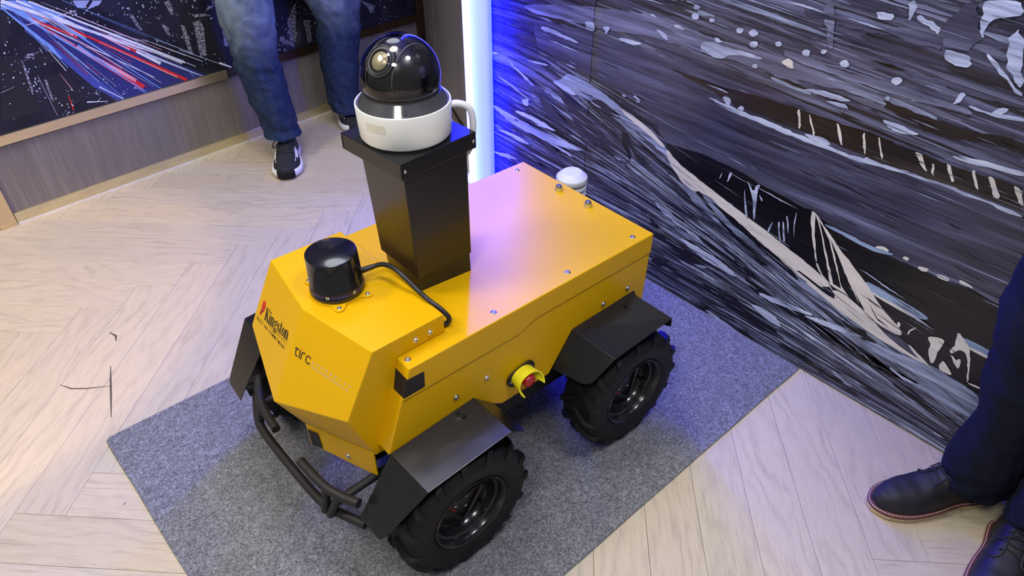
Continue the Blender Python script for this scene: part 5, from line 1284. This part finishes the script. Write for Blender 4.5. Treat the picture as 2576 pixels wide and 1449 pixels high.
def hand_chains(wrist, d, side_v, curl):
    """palm and five fingers, slightly curled"""
    d = Vector(d).normalized(); s_ = Vector(side_v).normalized(); n_ = d.cross(s_); w = Vector(wrist); out = []
    palm = w+d*0.085
    out.append([(tuple(w), 0.026), (tuple(w+d*0.045), (0.036)), (tuple(palm), 0.034)])
    res = [out[0]]; fingers = []
    for k, (off, ln) in enumerate(((-0.030, 0.066), (-0.010, 0.075), (0.010, 0.070), (0.029, 0.055))):
        b = palm+s_*off; p = [b-d*0.012]; dir_ = d.copy()
        for j, fr in enumerate((0.45, 0.32, 0.23)):
            dir_ = (dir_+n_*curl*(0.35+0.25*j)).normalized(); p.append(p[-1]+dir_*ln*fr)
        fingers.append([(tuple(q), 0.0088-0.0009*j) for j, q in enumerate(p)])
    tb = w+d*0.030-s_*0.030; td = (d*0.75-s_*0.55+n_*0.35).normalized()
    fingers.append([(tuple(tb), 0.0115), (tuple(tb+td*0.034), 0.0100), (tuple(tb+td*0.062+n_*0.006), 0.0085)])
    return res, fingers
def make_person(label, base, face, hips, knees, ankles, paths, trouser_mat, fold, shirt_mat, height=1.74, seed=1.0, raised=False):
    root = empty('person', (base[0], base[1], 0)); tag(root, label, 'person')
    B = Vector((base[0], base[1], 0)); fx, fy = Vector((face[0], face[1])).normalized(); F = Vector((fx, fy, 0)); S = Vector((-fy, fx, 0))
    rel = lambda p: Vector(p)-B
    pel = (rel(hips[0])+rel(hips[1]))/2+Vector((0, 0, 0.03))
    sc = height/1.74; sh_z = 1.44*sc; chest = Vector((pel.x, pel.y, 1.26*sc)); neck = Vector((pel.x, pel.y, 1.50*sc))+F*0.01; 
    headc = neck+Vector((0, 0, 0.135))+F*0.025
    ch = []
    for i in (0, 1): ch.append([(tuple(pel), 0.115), (tuple(rel(hips[i])-Vector((0, 0, 0.03))), 0.085), (tuple(rel(knees[i])), 0.052), (tuple(rel(ankles[i])), 0.036)])
    ch.append([(tuple(pel), 0.115), (tuple(pel+Vector((0, 0, 0.16))), 0.110), (tuple(chest), 0.125), (tuple(Vector((pel.x, pel.y, sh_z-0.03))), 0.095), (tuple(neck), 0.052), (tuple(neck+Vector((0, 0, 0.05))), 0.052), (tuple(headc), 0.082), (tuple(headc+Vector((0, 0, 0.075))), 0.070)])
    st = tuple(Vector((pel.x, pel.y, sh_z-0.03))); fingers = []
    arms = []
    for sg in (1, -1):
        shd = Vector((pel.x, pel.y, sh_z))+S*sg*0.19; el = Vector((pel.x, pel.y, 1.13*sc))+S*sg*0.235-F*0.02; wr = Vector((pel.x, pel.y, 0.89*sc))+S*sg*0.235+F*0.10
        if raised: el = Vector((pel.x, pel.y, 1.15*sc))+S*sg*0.215+F*0.05; wr = Vector((pel.x, pel.y, 1.22*sc))+S*sg*0.07+F*0.24
        arms.append((shd, el, wr))
        ch.append([(st, 0.095), (tuple(shd), 0.060), (tuple(el), 0.043), (tuple(wr), 0.026)])
        hc, fg = hand_chains(wr, (wr-el), F, 0.5 if sg > 0 else -0.5)
        ch += hc; fingers += fg
    body = skin_body('body', ch, 'skin', root)
    for fch in fingers: skin_body('finger', [fch], 'skin', body, sub=1)
    # face: eyes, nose, mouth, ears, hair
    for sg in (1, -1): MB().lathe([(0.0001, 0.012), (0.008, 0.009), (0.012, 0)], 12, axis_frame(headc+F*0.072+S*sg*0.031+Vector((0, 0, 0.012)), F), False, False).build('eye', 'print_white', body)
    m = MB(); m.tube([headc+F*0.080+Vector((0, 0, 0.015)), headc+F*0.096-Vector((0, 0, 0.014)), headc+F*0.102-Vector((0, 0, 0.028)), headc+F*0.080-Vector((0, 0, 0.034))], lambda t: 0.008+0.006*t, 10, 4); m.build('nose', 'skin', body)
    m = MB(); m.tube([headc+F*0.074+S*0.024-Vector((0, 0, 0.056)), headc+F*0.086-Vector((0, 0, 0.054)), headc+F*0.074-S*0.024-Vector((0, 0, 0.056))], 0.005, 8, 4); m.build('mouth', 'welt_brown', body)
    for sg in (1, -1):
        m = MB(); e = headc+S*sg*0.082; m.tube([e+Vector((0, 0, 0.03)), e+Vector((0, 0, 0.03))-F*0.02+S*sg*0.012, e-F*0.015+S*sg*0.010, e-Vector((0, 0, 0.03))], 0.008, 8, 4); m.build('ear', 'skin', body)
    m = MB(); hc = headc+Vector((0, 0, 0.028))-F*0.012
    rows = [[hc+F*(0.100*math.cos(p)*math.cos(a))+S*(0.090*math.cos(p)*math.sin(a))+Vector((0, 0, 0.108*math.sin(p)-(0.05 if math.cos(a) < 0.2 and p < 0.2 else 0))) for a in [2*PI*k/28 for k in range(28)]] for p in [0.12+1.44*i/9 for i in range(10)]]
    m.rings(rows, False, True); m.build('hair', 'hair', root)
    # trousers: two legs and a seat in one garment
    m = MB()
    for i, pth in enumerate(paths):
        m.rings(leg_rings([(z, (x-B.x, y-B.y, w, d)) for z, x, y, w, d in pth], (fx, fy), seed+i*11.3, fold), False, True)
    rows = []
    for z, w, d in ((0.80, 0.165, 0.115), (0.86, 0.178, 0.130), (0.93, 0.180, 0.135), (1.00, 0.165, 0.122), (1.04, 0.158, 0.115)):
        rows.append([(pel.x+S.x*w*math.cos(a)+F.x*d*math.sin(a), pel.y+S.y*w*math.cos(a)+F.y*d*math.sin(a), z) for a in [2*PI*k/36 for k in range(36)]])
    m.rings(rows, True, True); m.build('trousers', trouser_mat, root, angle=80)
    # shirt
    m = MB(); rows = []
    for z, w, d in ((0.96, 0.180, 0.135), (1.05, 0.178, 0.132), (1.20, 0.190, 0.138), (1.34, 0.205, 0.138), (1.44, 0.190, 0.115), (1.485, 0.120, 0.085), (1.50, 0.070, 0.068)):
        rows.append([(pel.x+S.x*w*math.cos(a)+F.x*d*math.sin(a), pel.y+S.y*w*math.cos(a)+F.y*d*math.sin(a), z*sc) for a in [2*PI*k/36 for k in range(36)]])
    m.rings(rows, False, False)
    for shd, el, wr in arms: m.tube([shd-Vector((0, 0, 0.0)), shd.lerp(el, 0.5), el, el.lerp(wr, 0.55), el.lerp(wr, 0.9)], lambda t: 0.072-0.030*t, 20, 5)
    m.build('shirt', shirt_mat, root, angle=80)
    return root
# person in blue jeans in front of the city picture
p1 = make_person('person standing by the city picture in faded blue jeans and black sneakers with white soles', (1.30, 2.84), (-0.50, -0.86),
    ((1.16, 2.84, 0.93), (1.46, 2.90, 0.93)), ((1.10, 2.78, 0.50), (1.49, 2.90, 0.50)), ((1.135, 2.79, 0.10), (1.50, 2.925, 0.10)),
    ([(0.118, 1.122, 2.792, 0.076, 0.082), (0.16, 1.120, 2.80, 0.074, 0.085), (0.30, 1.100, 2.80, 0.084, 0.090), (0.48, 1.082, 2.79, 0.090, 0.092), (0.66, 1.082, 2.79, 0.106, 0.102), (0.90, 1.19, 2.85, 0.105, 0.118)],
     [(0.080, 1.512, 2.910, 0.076, 0.082), (0.16, 1.508, 2.925, 0.076, 0.085), (0.30, 1.512, 2.915, 0.086, 0.090), (0.48, 1.528, 2.900, 0.098, 0.094), (0.64, 1.510, 2.890, 0.124, 0.104), (0.90, 1.42, 2.885, 0.108, 0.118)]),
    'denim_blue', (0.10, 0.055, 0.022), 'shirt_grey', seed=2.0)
sneaker(p1, Vector((1.022, 2.606, 0))-Vector((1.30, 2.84, 0)), Vector((1.165, 2.852, 0))-Vector((1.30, 2.84, 0)))
sneaker(p1, Vector((1.486, 2.792, 0))-Vector((1.30, 2.84, 0)), Vector((1.560, 3.050, 0))-Vector((1.30, 2.84, 0)))
# person in dark trousers close to the mural
p2 = make_person('person at the mural in dark navy trousers and navy leather shoes with tan soles', (1.50, -0.01), (-0.93, 0.36),
    ((1.44, 0.09, 0.93), (1.39, -0.09, 0.93)), ((1.52, 0.055, 0.50), (1.46, -0.09, 0.50)), ((1.530, 0.060, 0.10), (1.470, -0.095, 0.10)),
    ([(0.084, 1.524, 0.042, 0.072, 0.084), (0.16, 1.522, 0.048, 0.078, 0.078), (0.27, 1.522, 0.046, 0.070, 0.074), (0.40, 1.520, 0.060, 0.082, 0.080), (0.62, 1.500, 0.082, 0.092, 0.096), (0.90, 1.43, 0.07, 0.10, 0.115)],
     [(0.112, 1.482, -0.105, 0.070, 0.080), (0.18, 1.482, -0.106, 0.076, 0.082), (0.30, 1.475, -0.105, 0.074, 0.082), (0.46, 1.465, -0.10, 0.084, 0.090), (0.66, 1.44, -0.09, 0.094, 0.098), (0.90, 1.40, -0.08, 0.10, 0.115)]),
    'denim_navy', (0.11, 0.05, 0.02), 'shirt_white', seed=5.5, raised=True)
b0 = Vector((1.50, -0.01, 0))
boot(p2, Vector((1.328, 0.184, 0))-b0, Vector((1.580, 0.024, 0))-b0)
boot(p2, Vector((1.228, -0.112, 0))-b0, Vector((1.515, -0.066, 0))-b0, tab=False)
# scuffs and specks on the planks and the mat
def mark(name, label, pts, w, z=0.0004):
    m = MB(); n = len(pts); vs = []
    for i, (x, y) in enumerate(pts):
        t = Vector((pts[min(i+1, n-1)][0]-pts[max(i-1, 0)][0], pts[min(i+1, n-1)][1]-pts[max(i-1, 0)][1])).normalized(); ww = w*math.sin(PI*(i+0.4)/(n-0.2)); nn_ = Vector((-t.y, t.x))*ww/2
        vs += [(x+nn_.x, y+nn_.y, z), (x-nn_.x, y-nn_.y, z)]
    m.raw(vs, [(2*i, 2*i+1, 2*i+3, 2*i+2) for i in range(n-1)])
    return m.build(name, 'debris', floor)
mark('scuff', '', [(-0.044, 1.959), (-0.023, 1.919), (0.008, 1.892), (0.068, 1.853)], 0.005)
mark('scuff', '', [(0.093, 1.940), (0.072, 1.873), (0.052, 1.806), (0.028, 1.728)], 0.006)
mark('scuff', '', [(0.140, 2.10), (0.150, 2.07), (0.142, 2.045)], 0.007)
mark('scuff', '', [(-0.043, 1.411), (-0.035, 1.416)], 0.003)
